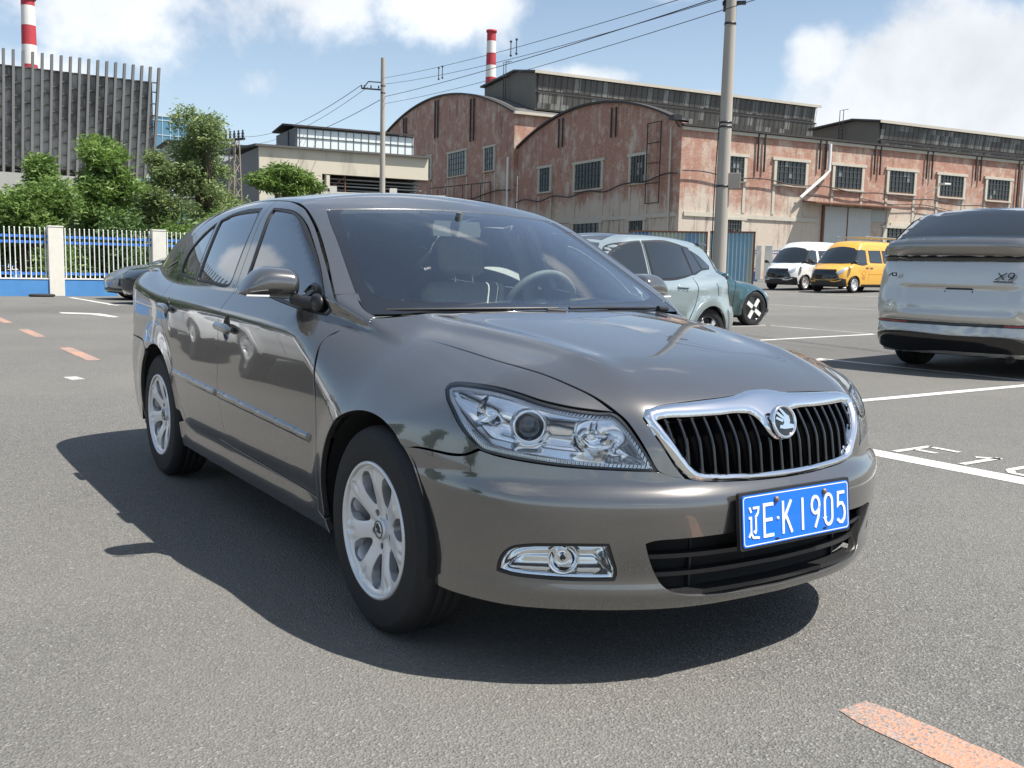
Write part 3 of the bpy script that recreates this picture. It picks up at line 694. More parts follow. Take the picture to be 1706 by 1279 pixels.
    for k in range(-9, 10):
        y = .0408*k+.0; zz = np.linspace(.50, .80, 240); ins = inpoly(np.stack([np.full(240, y), zz], 1), fin2); zs = zz[ins]; zs = zs[zs < (.66 if abs(y) < .05 else .9)]
        if len(zs) < 8: continue
        z0, z1 = zs[0]-.004, zs[-1]+.004
        zr = np.linspace(z0, z1, 9); O = np.stack([np.full(9, 2.), np.full(9, y), zr], 1); D = np.tile([-1., 0, 0], (9, 1)); t = S.cast(O, D); X = 2-t
        a = MB(); vs = []; fs = []
        for i in range(9):
            for dx_, hw in ((-.050, .0032), (-.020, .0035), (-.009, .0045), (-.006, .0028)): vs += [(X[i]+dx_, y-hw, zr[i]), (X[i]+dx_, y+hw, zr[i])]
        for i in range(8):
            b = i*8; c = b+8
            for j in range(0, 6, 2): fs += [(b+j, c+j, c+j+2, b+j+2), (b+j+3, c+j+3, c+j+1, b+j+1)]
            fs.append((b+6, c+6, c+7, b+7))
        a.add(vs, fs, True); a.build('grille_fin', M_gloss, fr)
    Mb = Matrix.Translation((.806, 0, .706)) @ Matrix.Rotation(R(90-14), 4, 'Y') @ Matrix.Rotation(R(90), 4, 'Z')
    badge(fr, Mb, .049)
    # lower intake: black mesh of broad bars
    ib = mk('lower_grille', patch_mesh(S, NOSE, sym([(.8,0,.46),(.80,-.38,.455),(.75,-.53,.45),(.74,-.52,.30),(.75,-.47,.25),(.79,-.34,.232),(.83,0,.225)]), step=.05, off=-.060, skirt=0), M_dark, car_o)
    for zz, d0 in ((.366, .020), (.312, .024), (.262, .010)):
        ys = np.linspace(-.455 if zz > .3 else -.40, .455 if zz > .3 else .40, 31); th = .006
        O = np.stack([np.full(31, 2.), ys, np.full(31, zz)], 1); t = S.cast(O, np.tile([-1., 0, 0], (31, 1))); X = 2-t-d0; vs = []; fs = []
        for i in range(31): vs += [(X[i]-.05, ys[i], zz-th*.6), (X[i], ys[i], zz-th), (X[i], ys[i], zz+th), (X[i]-.05, ys[i], zz+th*.6)]
        for i in range(30):
            for j in range(3): b = i*4+j; fs.append((b, b+4, b+5, b+1))
        a = MB(); a.add(vs, fs, False); a.build('intake_bar', M_black, ib)
    for y in (-.30, -.10, .10, .30):
        a = MB(); a.box(.70, .775-.10*y*y, y-.003, y+.003, .25, .42); a.build('intake_strut', M_black, ib)
    for sg in (-1, 1):
        a = MB(); a.box(.56, .700, sg*.485-.004, sg*.485+.004, .255, .44); a.build('intake_side_wall', M_dark, ib)
    # --- number plate
    a = MB(); Mp = Matrix.Translation((.872, 0, .458)) @ Matrix.Rotation(R(-6), 4, 'Y') @ Matrix.Rotation(R(90), 4, 'Y') @ Matrix.Rotation(R(90), 4, 'Z')
    rr_ = lambda w_, h_, r: [(sx*(w_-r)+r*math.cos(t), sy*(h_-r)+r*math.sin(t)) for sx, sy, t0 in ((1, 1, 0), (-1, 1, 90), (-1, -1, 180), (1, -1, 270)) for t in np.radians(np.linspace(t0, t0+90, 5))]
    a.prism(rr_(.228, .078, .008), -.012, 0, Mp); holder = a.build('plate_holder', M_black, car_o)
    a = MB(); a.prism(rr_(.220, .070, .010), .0, .0035, Mp); a.build('number_plate', M_blue, holder)
    pl = [o for o in holder.children][0]
    a = MB(); ring = rr_(.2155, .0655, .009); ribbon(ring+[ring[0]], .0022, .0035, .0042, Mp, a)
    st = .0085
    def ch(strokes, cx, wd, hh=.045, cy=-.0045):
        for s_ in strokes: ribbon([(cx+x*wd/2, cy+y*hh) for x, y in s_], st, .0035, .0055, Mp, a)
    a_ = a
    thin = .0062
    def chn(strokes, cx, wd, hh=.045, cy=-.0045):
        for s_ in strokes: ribbon([(cx+x*wd/2, cy+y*hh) for x, y in s_], thin, .0035, .0055, Mp, a)
    chn([[(-.80,.92),(-.52,.62)], [(-1.0,.30),(-.55,.30),(-.58,-.55),(-1.0,-.86)], [(-.55,-.62),(-.2,-.90),(1.0,-.96)], [(-.15,.86),(.92,.86),(.80,.55),(.30,.28)], [(.36,.32),(.36,-.50),(.22,-.62),(-.06,-.52)]], -.178, .040)
    ch([[(.95,.94),(-.82,.94),(-.82,-.94),(.98,-.94)], [(-.82,.02),(.72,.02)]], -.121, .042)
    a.lathe([(0, .0055), (.0045, .0055), (.0045, .0035)], 12, Mp @ Matrix.Translation((-.083, -.004, 0)))
    ch([[(-.82,1.0),(-.82,-1.0)], [(.86,1.0),(-.78,-.18)], [(-.30,.16),(.95,-1.0)]], -.046, .040)
    ch([[(0,1.0),(0,-1.0)]], .018, .03)
    ch([oval(0, .42, .82, .52, 20), [(.80,.30),(.55,-.35),(-.15,-1.0)]], .073, .040)
    ch([oval(0, .46, .80, .50, 12, 0, 180)[::1]+[(-.80,-.46)]+oval(0, -.46, .80, .50, 12, 180, 360)+[(.80,.46)]], .129, .040)
    ch([[(.85,.94),(-.66,.94),(-.74,.14),(-.3,.26),(.3,.24),(.72,-.02),(.84,-.40),(.70,-.74),(.25,-.95),(-.3,-.94),(-.86,-.74)]], .184, .038)
    a.build('plate_lettering', M_white, holder)
    for x, y in ((-.088, .049), (.112, .049)):
        a = MB(); a.ball((x, y, .006), .0085, .0085, .006, 8, Mp); a.build('plate_bolt', simple('rusty_bolt', (.22, .15, .10), .5, .4), holder)
    for x, y in ((-.088, -.060), (.112, -.057)):
        a = MB(); a.prism([(x+.009*math.cos(t), y+.0035*math.sin(t)) for t in np.linspace(0, 6.28, 13)[:-1]], .0035, .0040, Mp); a.build('plate_slot', M_dark, holder)
    # --- headlights
    hl = hl_in+hl_bot[1:]+hl_out[1:]+hl_top[1:-1]
    HLC = PlaneChart((-.62, .70, -.2)); FGC = PlaneChart((-.75, .6, -.1))
    pc = np.array([.536, -.682, .698]); b2 = np.array([.650, -.530, .685]); p2 = HLC.to2(pc); q2 = HLC.to2(b2); i2 = HLC.to2(np.array([.40, -.75, .735]))
    def depth(Q, dl, P):
        base = -.012-.040*sstep(0, .045, dl)-.016*sstep(.04, .08, dl)
        d1 = np.linalg.norm(Q-p2, axis=1); d2 = np.linalg.norm((Q-q2)*[1, 1.15], axis=1)
        base = base-.030*(1-sstep(.0, .062, d1))                       # well round the projector
        base = base-.045*(1-sstep(.0, .070, d2)**1.2)                 # main-beam bowl
        base = base-.018*(1-sstep(0, .05, np.linalg.norm((Q-i2)*[1, 1.4], axis=1)))
        return base
    for k in (0, 1):
        mm = mirror if k else (lambda q: q)
        lens = mk('headlight', mm(patch_mesh(S, HLC, hl, step=.012, gap=.002, off=.002, skirt=.004)), M_lens, car_o)
        mk('lamp_bowl', mm(patch_mesh(S, HLC, hl, step=.0055, gap=.003, off=depth, skirt=0)), M_satin, lens)
        c = np.array(hl).mean(0); inn = inset(smooth2(HLC.to2(np.array(hl)), .012), .015)
        mk('lamp_light_bar', mm(patch_mesh(S, HLC, [tuple(q) for q in inset(smooth2(HLC.to2(np.array(hl)), .014), .006)], [[tuple(q) for q in inn[::2]]], step=.006, off=lambda Q, dl, P: -.010+.0*dl, skirt=.02)), M_ribs, lens)
        mk('lamp_seal', mm(patch_mesh(S, HLC, hl, [[tuple(q) for q in inset(smooth2(HLC.to2(np.array(hl)), .014), .006)]], step=.006, off=-.003, skirt=.02)), M_black, lens)
        sg = -1 if not k else 1
        ax = Vector((.80, sg*.52, .05)).normalized(); Pc = Vector((.536, sg*.682, .698)); Mx = Matrix.Translation(Pc-ax*.045) @ rot_mat(ax)
        a = MB(); a.lathe([(.052, -.02), (.050, .012), (.044, .020), (.0385, .021), (.036, .010), (.035, -.01)], 40, Mx); pj = a.build('projector_ring', M_chrome, lens)
        a = MB(); a.lathe([(0, .026), (.010, .0252), (.020, .0215), (.028, .015), (.033, .006), (.0345, 0)], 32, Mx)
        a.build('projector_lens', NT('projector_glass').set(col=(.05, .06, .07), rough=.02, coat=1.0, coatr=.0).m, lens)
        Pb = Vector((.650, sg*.530, .683)); ax2 = Vector((.92, sg*.30, .03)).normalized(); Mx = Matrix.Translation(Pb-ax2*.075) @ rot_mat(ax2)
        a = MB(); a.lathe([(.010, .038), (.011, .03), (.012, .0), (.03, -.004), (.045, .012), (.058, .036), (.060, .038)], 36, Mx); a.build('main_beam_bowl', M_chrome, lens)
        a = MB(); a.lathe([(0, .046), (.008, .044), (.0105, .036), (.0105, .01)], 16, Mx); a.build('bulb_shield', M_chrome, lens)
        Pi = Vector((.405, sg*.735, .738)); Mx = Matrix.Translation(Pi-Vector((.55, sg*.8, .1)).normalized()*.045) @ rot_mat((.6, sg*.78, .1))
        a = MB(); a.lathe([(.0, -.01), (.015, -.004), (.024, .008), (.030, .022), (.031, .026)], 28, Mx @ Matrix.Diagonal((1, 1.5, 1, 1))); a.build('indicator_bowl', M_chrome, lens)
        a = MB(); a.ball((0, 0, .006), .008, .008, .012, 8, Mx); a.build('indicator_bulb', M_chrome, lens)
        # fog lamp
        fl_ = mk('fog_lamp', mm(patch_mesh(S, FGC, fog, step=.012, gap=.003, off=-.004, skirt=.004)), M_lens, car_o)
        fc = FGC.to2(np.array([.654, -.646, .372]))
        mk('fog_bowl', mm(patch_mesh(S, FGC, fog, step=.006, gap=.004, off=lambda Q, dl, P: -.010-.045*sstep(0, .05, dl)-.03*(1-sstep(0, .045, np.linalg.norm(Q-fc, axis=1))), skirt=0)), M_satin, fl_)
        mk('fog_seal', mm(patch_mesh(S, FGC, fog, [[tuple(q) for q in inset(smooth2(FGC.to2(np.array(fog)), .012), .006)]], step=.006, off=.0, skirt=.03)), M_black, fl_)
        ax = Vector((.86, sg*.5, .0)).normalized(); Mx = Matrix.Translation(Vector((.654, sg*.646, .362))-ax*.035) @ rot_mat(ax)
        a = MB(); a.lathe([(.008, .014), (.009, .0), (.024, .004), (.036, .016), (.040, .024), (.042, .022)], 32, Mx); a.build('fog_reflector', M_chrome, fl_)
        # tail lamp
        mk('tail_lamp', mm(patch_mesh(S, SIDE, lamp, step=.02, gap=.003, off=.001)), M_red, car_o)
    # --- rear: bumper, boot lid
    rb = [(-2.865,-.865,.46)]
    rb_half = [(-3.6,0,.69),(-3.5,-.7,.70),(-3.2,-.80,.695),(-2.92,-.85,.690),(-2.80,-.87,.680),(-2.722,-.87,.650)]+arc(-2.515,.3175,.374,121,196,10)[1:]+[(-2.88,-.85,.215),(-3.5,-.6,.215),(-3.6,0,.215)]
    mk('rear_bumper', patch_mesh(S, TAIL, sym(rb_half), step=.03, gap=G), M_paint, car_o)
    bl = [(-3.5, -.655, 1.02), (-3.5, .655, 1.02), (-3.55, .66, .71), (-3.55, -.66, .71)]
    mk('boot_lid', patch_mesh(S, PlaneChart((1, 0, 0)), bl, step=.03), M_paint, car_o)
    # --- underside
    a = MB(); a.box(-3.35, .42, -.58, .58, .20, .30); a.box(-2.10, -.44, -.80, .80, .20, .33); a.box(-3.4, .60, -.70, .70, .62, .66) if 0 else None
    a.build('floor_pan', M_dark, car_o)
    a = MB(); a.box(-.30, .56, -.40, .40, .24, .70); a.build('engine_bay', M_dark, car_o)
    a = MB(); a.prism([(.30, -.70), (.48, -.68), (.60, -.56), (.69, -.36), (.725, 0), (.69, .36), (.60, .56), (.48, .68), (.30, .70)], .222, .232); a.build('undertray_light_block', M_dark, car_o)  # added plate under the nose, stops sunlight leaking through to the ground
    # --- wheels
    for x, y, sd in ((0, -.788, 1), (-WB, -.760, 1), (0, .788, -1), (-WB, .760, -1)):
        wh, cap = main_wheel('wheel', car_o, (x, y, R_W), sd)
        if sd > 0: pass
        a = MB(); a.lathe([(.024, .0725), (.026, .0745), (.028, .0725)], 28)
        for q in WING: a.prism([(u*.023, v*.023) for u, v in q], .0722, .0742)
        a.build('cap_emblem', M_black, cap) if False else a.build('cap_emblem', M_black, wh)
        cap.parent = wh
    # --- mirrors
    for sg in (-1, 1):
        vs = []; fs = []; nn = 17; mcs = 24
        def sec(v):   # v: 0 inner .. 1 outer tip
            y = .815+.200*v
            top = 1.100+.006*math.sin(v*3)-.085*max(0, v-.45)**2.2/.268; bot = .984+.012*v+.02*max(0, v-.8)
            fx = -.700-.040*v-.09*max(0, v-.5)**2; bx = -.835
            return y, top, bot, fx, bx
        rows = [0, .02, .06, .12, .2, .3, .4, .5, .6, .7, .78, .85, .91, .95, .98, .995, 1.0]
        for ri, v in enumerate(rows):
            y, top, bot, fx, bx = sec(v); sc = 1.0
            e = min(1, (v/.10))**.5 if v < .1 else 1; e2 = (1-((v-.80)/.20)**2.2)**.5 if v > .8 else 1; sc = max(.02, e*.35+.65 if v < .1 else e2)
            if ri == 0: sc = .45
            zc = (top+bot)/2; zh = (top-bot)/2*sc; xh = (fx-bx)*sc
            for j in range(mcs):
                t = 2*math.pi*j/mcs; c, s = math.cos(t), math.sin(t)
                c2 = (abs(c)**.75)*(1 if c > 0 else -1); s2 = (abs(s)**.78)*(1 if s > 0 else -1)
                x = bx+(xh*c2 if c > 0 else .018*c2); vs.append((x, sg*y, zc+zh*s2))
        for i in range(nn-1):
            for j in range(mcs):
                q = (i*mcs+j, (i+1)*mcs+j, (i+1)*mcs+(j+1) % mcs, i*mcs+(j+1) % mcs); fs.append(q if sg < 0 else q[::-1])
        fs.append(tuple(range(mcs))[::-1] if sg < 0 else tuple(range(mcs)))
        # split: lower part black, upper painted
        me_u = MB(); me_u.add(vs, fs, True); mo = me_u.build('mirror_housing', [M_paint, M_black], car_o)
        for p_ in mo.data.polygons:
            if p_.center.z < .994: p_.material_index = 1
            if p_.center.x < -.842: p_.material_index = 1
        ss = mo.modifiers.new('smooth', 'SUBSURF'); ss.levels = ss.render_levels = 1
        a = MB(); a.tube([(-.735, sg*.840, .990), (-.69, sg*.82, .982), (-.64, sg*.785, .975)], [.022, .021, .026], 12); a.ball((-.630, sg*.795, .980), .050, .018, .034, 10); a.build('mirror_foot', M_black, mo)
        a = MB(); a.prism([(-.79, .80), (-.79, .80)], 0, 0) if 0 else None
        pts = [(sec(v)[3]+.004-.02*max(0, v-.85), sg*(sec(v)[0]), 1.0) for v in (.60, .72, .82, .90, .95)]
        a.tube(pts, .0045, 8); a.build('mirror_indicator', M_lens if 0 else M_white, mo)
    # --- cabin
    cab = MB()
    def rbox(x0, x1, y0, y1, z0, z1, name, mat, par, M=None, bev=.03):
        a = MB(); a.box(x0, x1, y0, y1, z0, z1, M); o = a.build(name, mat, par, bevel=bev); o.modifiers['bevel'].segments = 4
        o.data.polygons.foreach_set('use_smooth', [True]*len(o.data.polygons)); return o
    dsh = patch_mesh(Surf(lambda P: smax(smax(P[:, 2]-(.955-.06*sstep(-.55, -.95, P[:, 0])-.02*(P[:, 1]/.7)**2+.035*np.exp(-((P[:, 1]-.37)/.16)**2)*np.exp(-((P[:, 0]+.70)/.14)**2)), -P[:, 0]-.98, .08), np.abs(P[:, 1])-.68, .1)), TOP, [(-.34, -.60), (-.98, -.66), (-.98, .66), (-.34, .60), (-.26, .0)], step=.03, skirt=.2)
    mk('dashboard', dsh, M_dash, car_o)
    for y in (-.37, .37):
        Ms = Matrix.Translation((-1.40, y, .50)) @ Matrix.Rotation(R(-16), 4, 'Y')
        st = rbox(-.08, .06, -.23, .23, -.02, .56, 'front_seat', M_cloth, car_o, Ms, .05)
        rbox(-.05, .045, -.125, .125, .60, .79, 'headrest', M_cloth, st, Ms, .045)
        a = MB()
        for s in (-.05, .05): a.tube([Ms @ Vector((0, s, .5)), Ms @ Vector((0, s, .66))], .007, 8)
        a.build('headrest_post', M_chrome, st)
        rbox(-1.40, -.90, y-.24, y+.24, .42, .60, 'seat_cushion', M_cloth, st, None, .05)
    Ms = Matrix.Translation((-2.45, 0, .55)) @ Matrix.Rotation(R(-20), 4, 'Y')
    rs = rbox(-.08, .06, -.64, .64, 0, .60, 'rear_seat', M_cloth, car_o, Ms, .05)
    for y in (-.38, 0, .38): rbox(-.04, .05, y-.12, y+.12, .60, .73, 'headrest', M_cloth, rs, Ms, .035)
    Mw = Matrix.Translation((-.90, .36, .93)) @ Matrix.Rotation(R(-66), 4, 'Y')
    a = MB(); a.lathe([(.185+.015*math.cos(t), .015*math.sin(t)) for t in np.linspace(0, 2*math.pi, 13)], 40, Mw); a.tube([Mw @ Vector((0, -.18, 0)), Mw @ Vector((0, .18, 0))], .02, 8); a.tube([Mw @ Vector((0, 0, 0)), Mw @ Vector((-.18, 0, 0))], .018, 8); a.ball((0, 0, 0), .06, .06, .03, 8, Mw); a.build('steering_wheel', M_dash, car_o)
    a = MB(); Mr = Matrix.Translation((-1.02, .0, 1.275)); a.prism([(-.115, -.03), (.115, -.03), (.12, .0), (.11, .035), (-.11, .035), (-.12, 0)], -.012, .012, Mr @ Matrix.Rotation(R(90), 4, 'Z') @ Matrix.Rotation(R(90), 4, 'X')); a.tube([(-1.0, 0, 1.29), (-.99, 0, 1.345)], .015, 8); a.build('rear_view_mirror', M_dash, car_o)
    inn = [(x, y*.9, z) for x, y, z in [(-1.15, 0, 0), (-1.2, -.58, 0), (-1.5, -.62, 0), (-2.2, -.62, 0), (-2.75, -.55, 0), (-2.78, 0, 0)]]
    mk('headlining', patch_mesh(S, TOP, sym(inn), step=.06, off=-.035, skirt=0), M_cloth2, car_o)
    for sg in (-1, 1):   # inner pillar trims
        a = MB(); a.tube([(-1.47, sg*.74, .9), (-1.47, sg*.67, 1.15), (-1.49, sg*.58, 1.32)], [.045, .04, .035], 8); a.build('pillar_trim', M_cloth2, car_o)
        a = MB(); a.tube([(-2.5, sg*.66, 1.0), (-2.68, sg*.56, 1.22)], [.07, .06], 8); a.build('pillar_trim', M_cloth2, car_o)
    return car_o
main_car = build_main_car()

# ================================================================== ground
def gz(y):
    xs = [0, 16, 24, 33, 37, 46, 60]; zs = [0, 0, .06, .30, .38, .64, .64]
    return float(np.interp(y, xs, zs))
asp = NT('weathered_asphalt')
n_f = asp.noise(95, 3, .65); vor = asp.node('ShaderNodeTexVoronoi'); vor.inputs['Scale'].default_value = 150; asp.link(asp.obj(), vor.inputs['Vector'])
n_m = asp.noise(9, 6, .6); n_l = asp.noise(.35, 6, .6); n_s = asp.noise(.12, 5, .5, stretch=(1, .3, 1))
stone = asp.ramp(vor.outputs['Color'], [(0, (.066, .065, .061)), (.45, (.138, .134, .123)), (.8, (.205, .199, .183)), (1, (.42, .41, .38))])
c = asp.mix(asp.rng(n_f, .38, .62), asp.mix(.5, (.095, .093, .089), stone), stone)
c = asp.mix(asp.rng(n_m, .3, .75, 0, .35), c, (.168, .161, .144))
c = asp.mix(asp.rng(n_l, .38, .66, .0, .42), c, (.195, .186, .165)); c = asp.mix(asp.rng(n_s, .50, .68, 0, .40), c, (.085, .083, .08))
crk = asp.node('ShaderNodeTexVoronoi'); crk.feature = 'DISTANCE_TO_EDGE'; crk.inputs['Scale'].default_value = .22; asp.link(asp.mix(.035, asp.obj(), asp.noise(1.2, 5, .6)) if False else asp.obj(), crk.inputs['Vector'])
dist_ = asp.node('ShaderNodeTexNoise'); dist_.inputs['Scale'].default_value = 1.3; dist_.inputs['Detail'].default_value = 6; asp.link(asp.obj(), dist_.inputs['Vector'])
vm = asp.node('ShaderNodeVectorMath', operation='MULTIPLY_ADD'); asp.link(dist_.outputs['Color'], vm.inputs[0]); vm.inputs[1].default_value = (.9, .9, 0); asp.link(asp.obj(), vm.inputs[2]); asp.link(vm.outputs[0], crk.inputs['Vector'])
cl = asp.math('MULTIPLY', asp.rng(crk.outputs['Distance'], .0035, .0012), asp.rng(asp.noise(.4, 4), .50, .62)); c = asp.mix(asp.math('MULTIPLY', cl, .0), c, (.035, .034, .032))
oil = asp.rng(asp.noise(.9, 3, .5), .66, .76, 0, .45); c = asp.mix(oil, c, (.06, .058, .055)); grit = asp.rng(asp.noise(38, 2, .5), .74, .78, 0, .7); c = asp.mix(grit, c, (.38, .36, .32))
asp.set(col=c, rough=.86, spec=.35)
hgt = asp.math('ADD', asp.math('MULTIPLY', vor.outputs['Distance'], 1.0), asp.math('MULTIPLY', n_f, .8)); asp.bump(hgt, .85, .006)
M_asph = asp.m
def worn(name, col, thr=.5, amt=.8):
    t = NT(name); nz = t.noise(70, 4, .7); nl = t.noise(1.6, 5, .6); v = t.math('ADD', t.math('MULTIPLY', nz, .75), t.math('MULTIPLY', nl, .45))
    f = t.rng(v, thr+.06, thr+.14, 0, amt)
    vv = t.node('ShaderNodeTexVoronoi'); vv.inputs['Scale'].default_value = 120; t.link(t.obj(), vv.inputs['Vector'])
    cc = t.mix(t.noise(110, 2), tuple(x*.86 for x in col), tuple(min(1, x*1.1) for x in col))
    t.set(col=t.mix(f, cc, t.ramp(vv.outputs['Color'], [(0, (.10, .096, .09)), (1, (.30, .29, .27))])), rough=.8); t.bump(vv.outputs['Distance'], .5, .005); return t.m
M_line = worn('worn_white_paint', (.60, .59, .55), .55, .75); M_orange = worn('worn_orange_paint', (.46, .235, .155), .50, .85); M_line2 = worn('faint_white_paint', (.52, .51, .47), .50, .9)
# one sheet, fine near, coarse to the horizon, rising gently towards the far right of the yard
xs = [-2500, -900, -400, -200, -120, -80, -50, -30, -15, -6, 0, 6, 15, 40, 120, 600, 2500]; ys = [-2500, -800, -200, -60, -20, -5, 0, 8, 16, 20, 24, 28, 33, 37, 41, 46, 60, 80, 120, 300, 900, 2500]
a = MB(); a.add([(x, y, gz(y)) for y in ys for x in xs], [(j*len(xs)+i, j*len(xs)+i+1, (j+1)*len(xs)+i+1, (j+1)*len(xs)+i) for j in range(len(ys)-1) for i in range(len(xs)-1)], True)
gr = a.build('ground', M_asph); gr['kind'] = 'structure'
def marking(name, polys, mat, label, cat, group=None, z=.002):
    a = MB()
    for q in polys:
        n = len(q); A = sum(q[i][0]*q[(i+1) % n][1]-q[(i+1) % n][0]*q[i][1] for i in range(n)); q = q if A > 0 else q[::-1]
        a.add([(x, y, gz(y)+z) for x, y in q], [tuple(range(n))])
    o = a.build(name, mat); o['kind'] = 'structure'; return o
def strip(p0, p1, w):
    d = (Vector(p1)-Vector(p0)).normalized(); n = Vector((-d.y, d.x))*w/2; p0, p1 = Vector(p0), Vector(p1); k = max(1, int((p1-p0).length/4)); out = []
    for i in range(k):
        a_, b_ = p0.lerp(p1, i/k), p0.lerp(p1, (i+1)/k); out.append([tuple(a_-n), tuple(b_-n), tuple(b_+n), tuple(a_+n)])
    return out
def jag(p0, p1, w, seed):   # worn dash with ragged rim
    r = random.Random(seed); d = (Vector(p1)-Vector(p0)); L = d.length; d.normalize(); n = Vector((-d.y, d.x)); k = 26; A = []; B = []
    for i in range(k+1):
        q = Vector(p0)+d*(L*i/k); e = 1 if 0 < i < k else .7; A.append(tuple(q+n*(w/2*e+r.uniform(-.006, .006)))); B.append(tuple(q-n*(w/2*e+r.uniform(-.006, .006))))
    return [[A[i], B[i], B[i+1], A[i+1]] for i in range(k)]
for i, (x0, x1) in enumerate([(1.12, 2.9), (-2.43, -.7), (-5.98, -4.25), (-10.61, -8.85), (-14.2, -12.5), (-17.7, -15.85), (-21.3, -19.5)]):
    marking('road_marking', jag((x0, -.04 if i == 0 else .045), (x1, -.04 if i == 0 else .045), .145, i), M_orange, None, None)
marking('road_marking', strip((-1.6, 3.19), (6, 3.30), .19), M_line, None, None)
marking('road_marking', strip((-2.82, 3.2), (-2.88, 14), .12), M_line, None, None, z=.004)
marking('road_marking', strip((-5.9, 8.5), (6, 8.78), .11), M_line, None, None)
marking('road_marking', strip((-5.75, 3.2), (-5.75, 8.5), .11)+strip((-8.35, 8.3), (-9.05, 14.2), .12), M_line, None, None)
marking('road_marking', strip((-11.15, 8.5), (-11.75, 14.15), .11)+strip((-13.9, 8.5), (-14.3, 14.2), .11)+strip((-15, 14.15), (-6, 14.0), .10), M_line2, None, None)
marking('road_marking', strip((-40, 22.0), (8, 25.5), .12)+strip((-36, 30.5), (8, 34), .12)+strip((-10, 17), (-12, 21.5), .1), M_line2, None, None)
marking('road_marking', strip((-7.33, -.47), (-7.07, -.44), .12), M_line, None, None)
marking('road_marking', [[(-19.2, 1.38), (-18.75, 1.36), (-18.3, 1.80), (-17.2, 2.0), (-17.25, 2.13), (-18.6, 2.05)]], M_line, None, None)
marking('road_marking', strip((-27.3, 3.0), (-22.2, 3.15), .13)+strip((-22.5, 3.0), (-22.5, 8), .13), M_line, None, None)
def glyph(strokes, w): 
    out = []
    for s_ in strokes:
        for p0, p1 in zip(s_[:-1], s_[1:]):
            out += strip(p0, p1, w)
    return out
for st in ([[(-1.12, 3.34), (-1.12, 3.73)], [(-1.12, 3.705), (-.90, 3.705)], [(-1.11, 3.53), (-.95, 3.53)]], [[(-.66, 3.34), (-.66, 3.75)], [(-.64, 3.73), (-.75, 3.635)]], [[(-.36, 3.36), (-.42, 3.44), (-.42, 3.66), (-.36, 3.74), (-.22, 3.74), (-.16, 3.66), (-.16, 3.44), (-.22, 3.36), (-.36, 3.36)]]):
    marking('bay_lettering', glyph(st, .048), M_line, None, None, z=.004)

# ================================================================== vegetation
def leafmat(name, a, b, tr=.25):
    t = NT(name); t.n.remove(t.b); cc = t.mix(t.rng(t.noise(1.1, 5, .65), .36, .64), tuple(x*.75 for x in a), b)
    g = t.node('ShaderNodeNewGeometry'); cc = t.mix(t.math('MULTIPLY', g.outputs['Random Per Island'], .55), cc, tuple(x*1.5 for x in b))
    d = t.node('ShaderNodeBsdfPrincipled'); t.link(cc, d.inputs['Base Color']); d.inputs['Roughness'].default_value = .55
    l = t.node('ShaderNodeBsdfTranslucent'); t.link(cc, l.inputs[0]); m = t.node('ShaderNodeMixShader'); m.inputs[0].default_value = tr
    t.link(d.outputs[0], m.inputs[1]); t.link(l.outputs[0], m.inputs[2]); t.link(m.outputs[0], t.out.inputs[0]); return t.m
M_leafA = leafmat('leaf_green', (.075, .150, .032), (.185, .280, .065), .4); M_leafB = leafmat('leaf_willow', (.105, .170, .055), (.235, .300, .115), .4)
M_leafC = leafmat('leaf_dark', (.035, .080, .020), (.085, .150, .038)); M_bark = simple('bark', (.11, .085, .06), .9, var=.4, vs=25, bump=.5, bs=30)
def leaves(clumps, n, size, seed, droop=0., name='crown', mat=None, parent=None):
    """clumps: (cx,cy,cz,rx,ry,rz); leaf sprays scattered near the shells and through the volume"""
    n = int(n*1.7); size = size*.76; r = np.random.default_rng(seed); vol = np.array([c[3]*c[4]*c[5] for c in clumps])**.66; cnt = np.maximum(20, (n*vol/vol.sum()).astype(int)); V = []; F = []
    for c, k in zip(clumps, cnt):
        d = r.normal(size=(k, 3)); d /= np.linalg.norm(d, axis=1, keepdims=True); rad = r.random(k)**.38
        rad *= 1+.22*np.sin(d[:, 0]*7+seed)*np.cos(d[:, 2]*6+seed*2)+.12*r.normal(size=k)
        P = np.array(c[:3])+d*rad[:, None]*np.array(c[3:6]); P[:, 2] -= droop*rad*r.random(k)
        # small twig sprays: each spot carries a fan of leaf quads
        ax = r.normal(size=(k, 3)); ax[:, 2] *= .5; ax[:, 2] -= droop*.8; ax /= np.linalg.norm(ax, axis=1, keepdims=True)
        b = np.cross(ax, r.normal(size=(k, 3))); b /= np.linalg.norm(b, axis=1, keepdims=True)+1e-9
        s = size*(.55+.9*r.random(k))
        for t in (0, 1):
            sg = 1 if t == 0 else -1; o = P+ax*(s*.5*t)[:, None]
            q = [o, o+ax*(s*.5)[:, None]+b*(s*.30*sg)[:, None], o+ax*(s*1.0)[:, None]+b*(s*.12*sg)[:, None], o+ax*(s*.45)[:, None]-b*(s*.16*sg)[:, None]]
            base = len(V)//1; arr = np.stack(q, 1).reshape(-1, 3); b0 = sum(len(x) for x in V_) if False else None
            F.append(arr)
    A = np.concatenate(F); m = len(A)//4
    me = bpy.data.meshes.new(name); me.vertices.add(len(A)); me.vertices.foreach_set('co', A.ravel()); me.loops.add(m*4); me.loops.foreach_set('vertex_index', np.arange(m*4, dtype=np.int32))
    me.polygons.add(m); me.polygons.foreach_set('loop_start', np.arange(0, m*4, 4, dtype=np.int32)); me.polygons.foreach_set('loop_total', np.full(m, 4, np.int32)); me.update(); me.validate()
    return link(name, me, mat, parent)
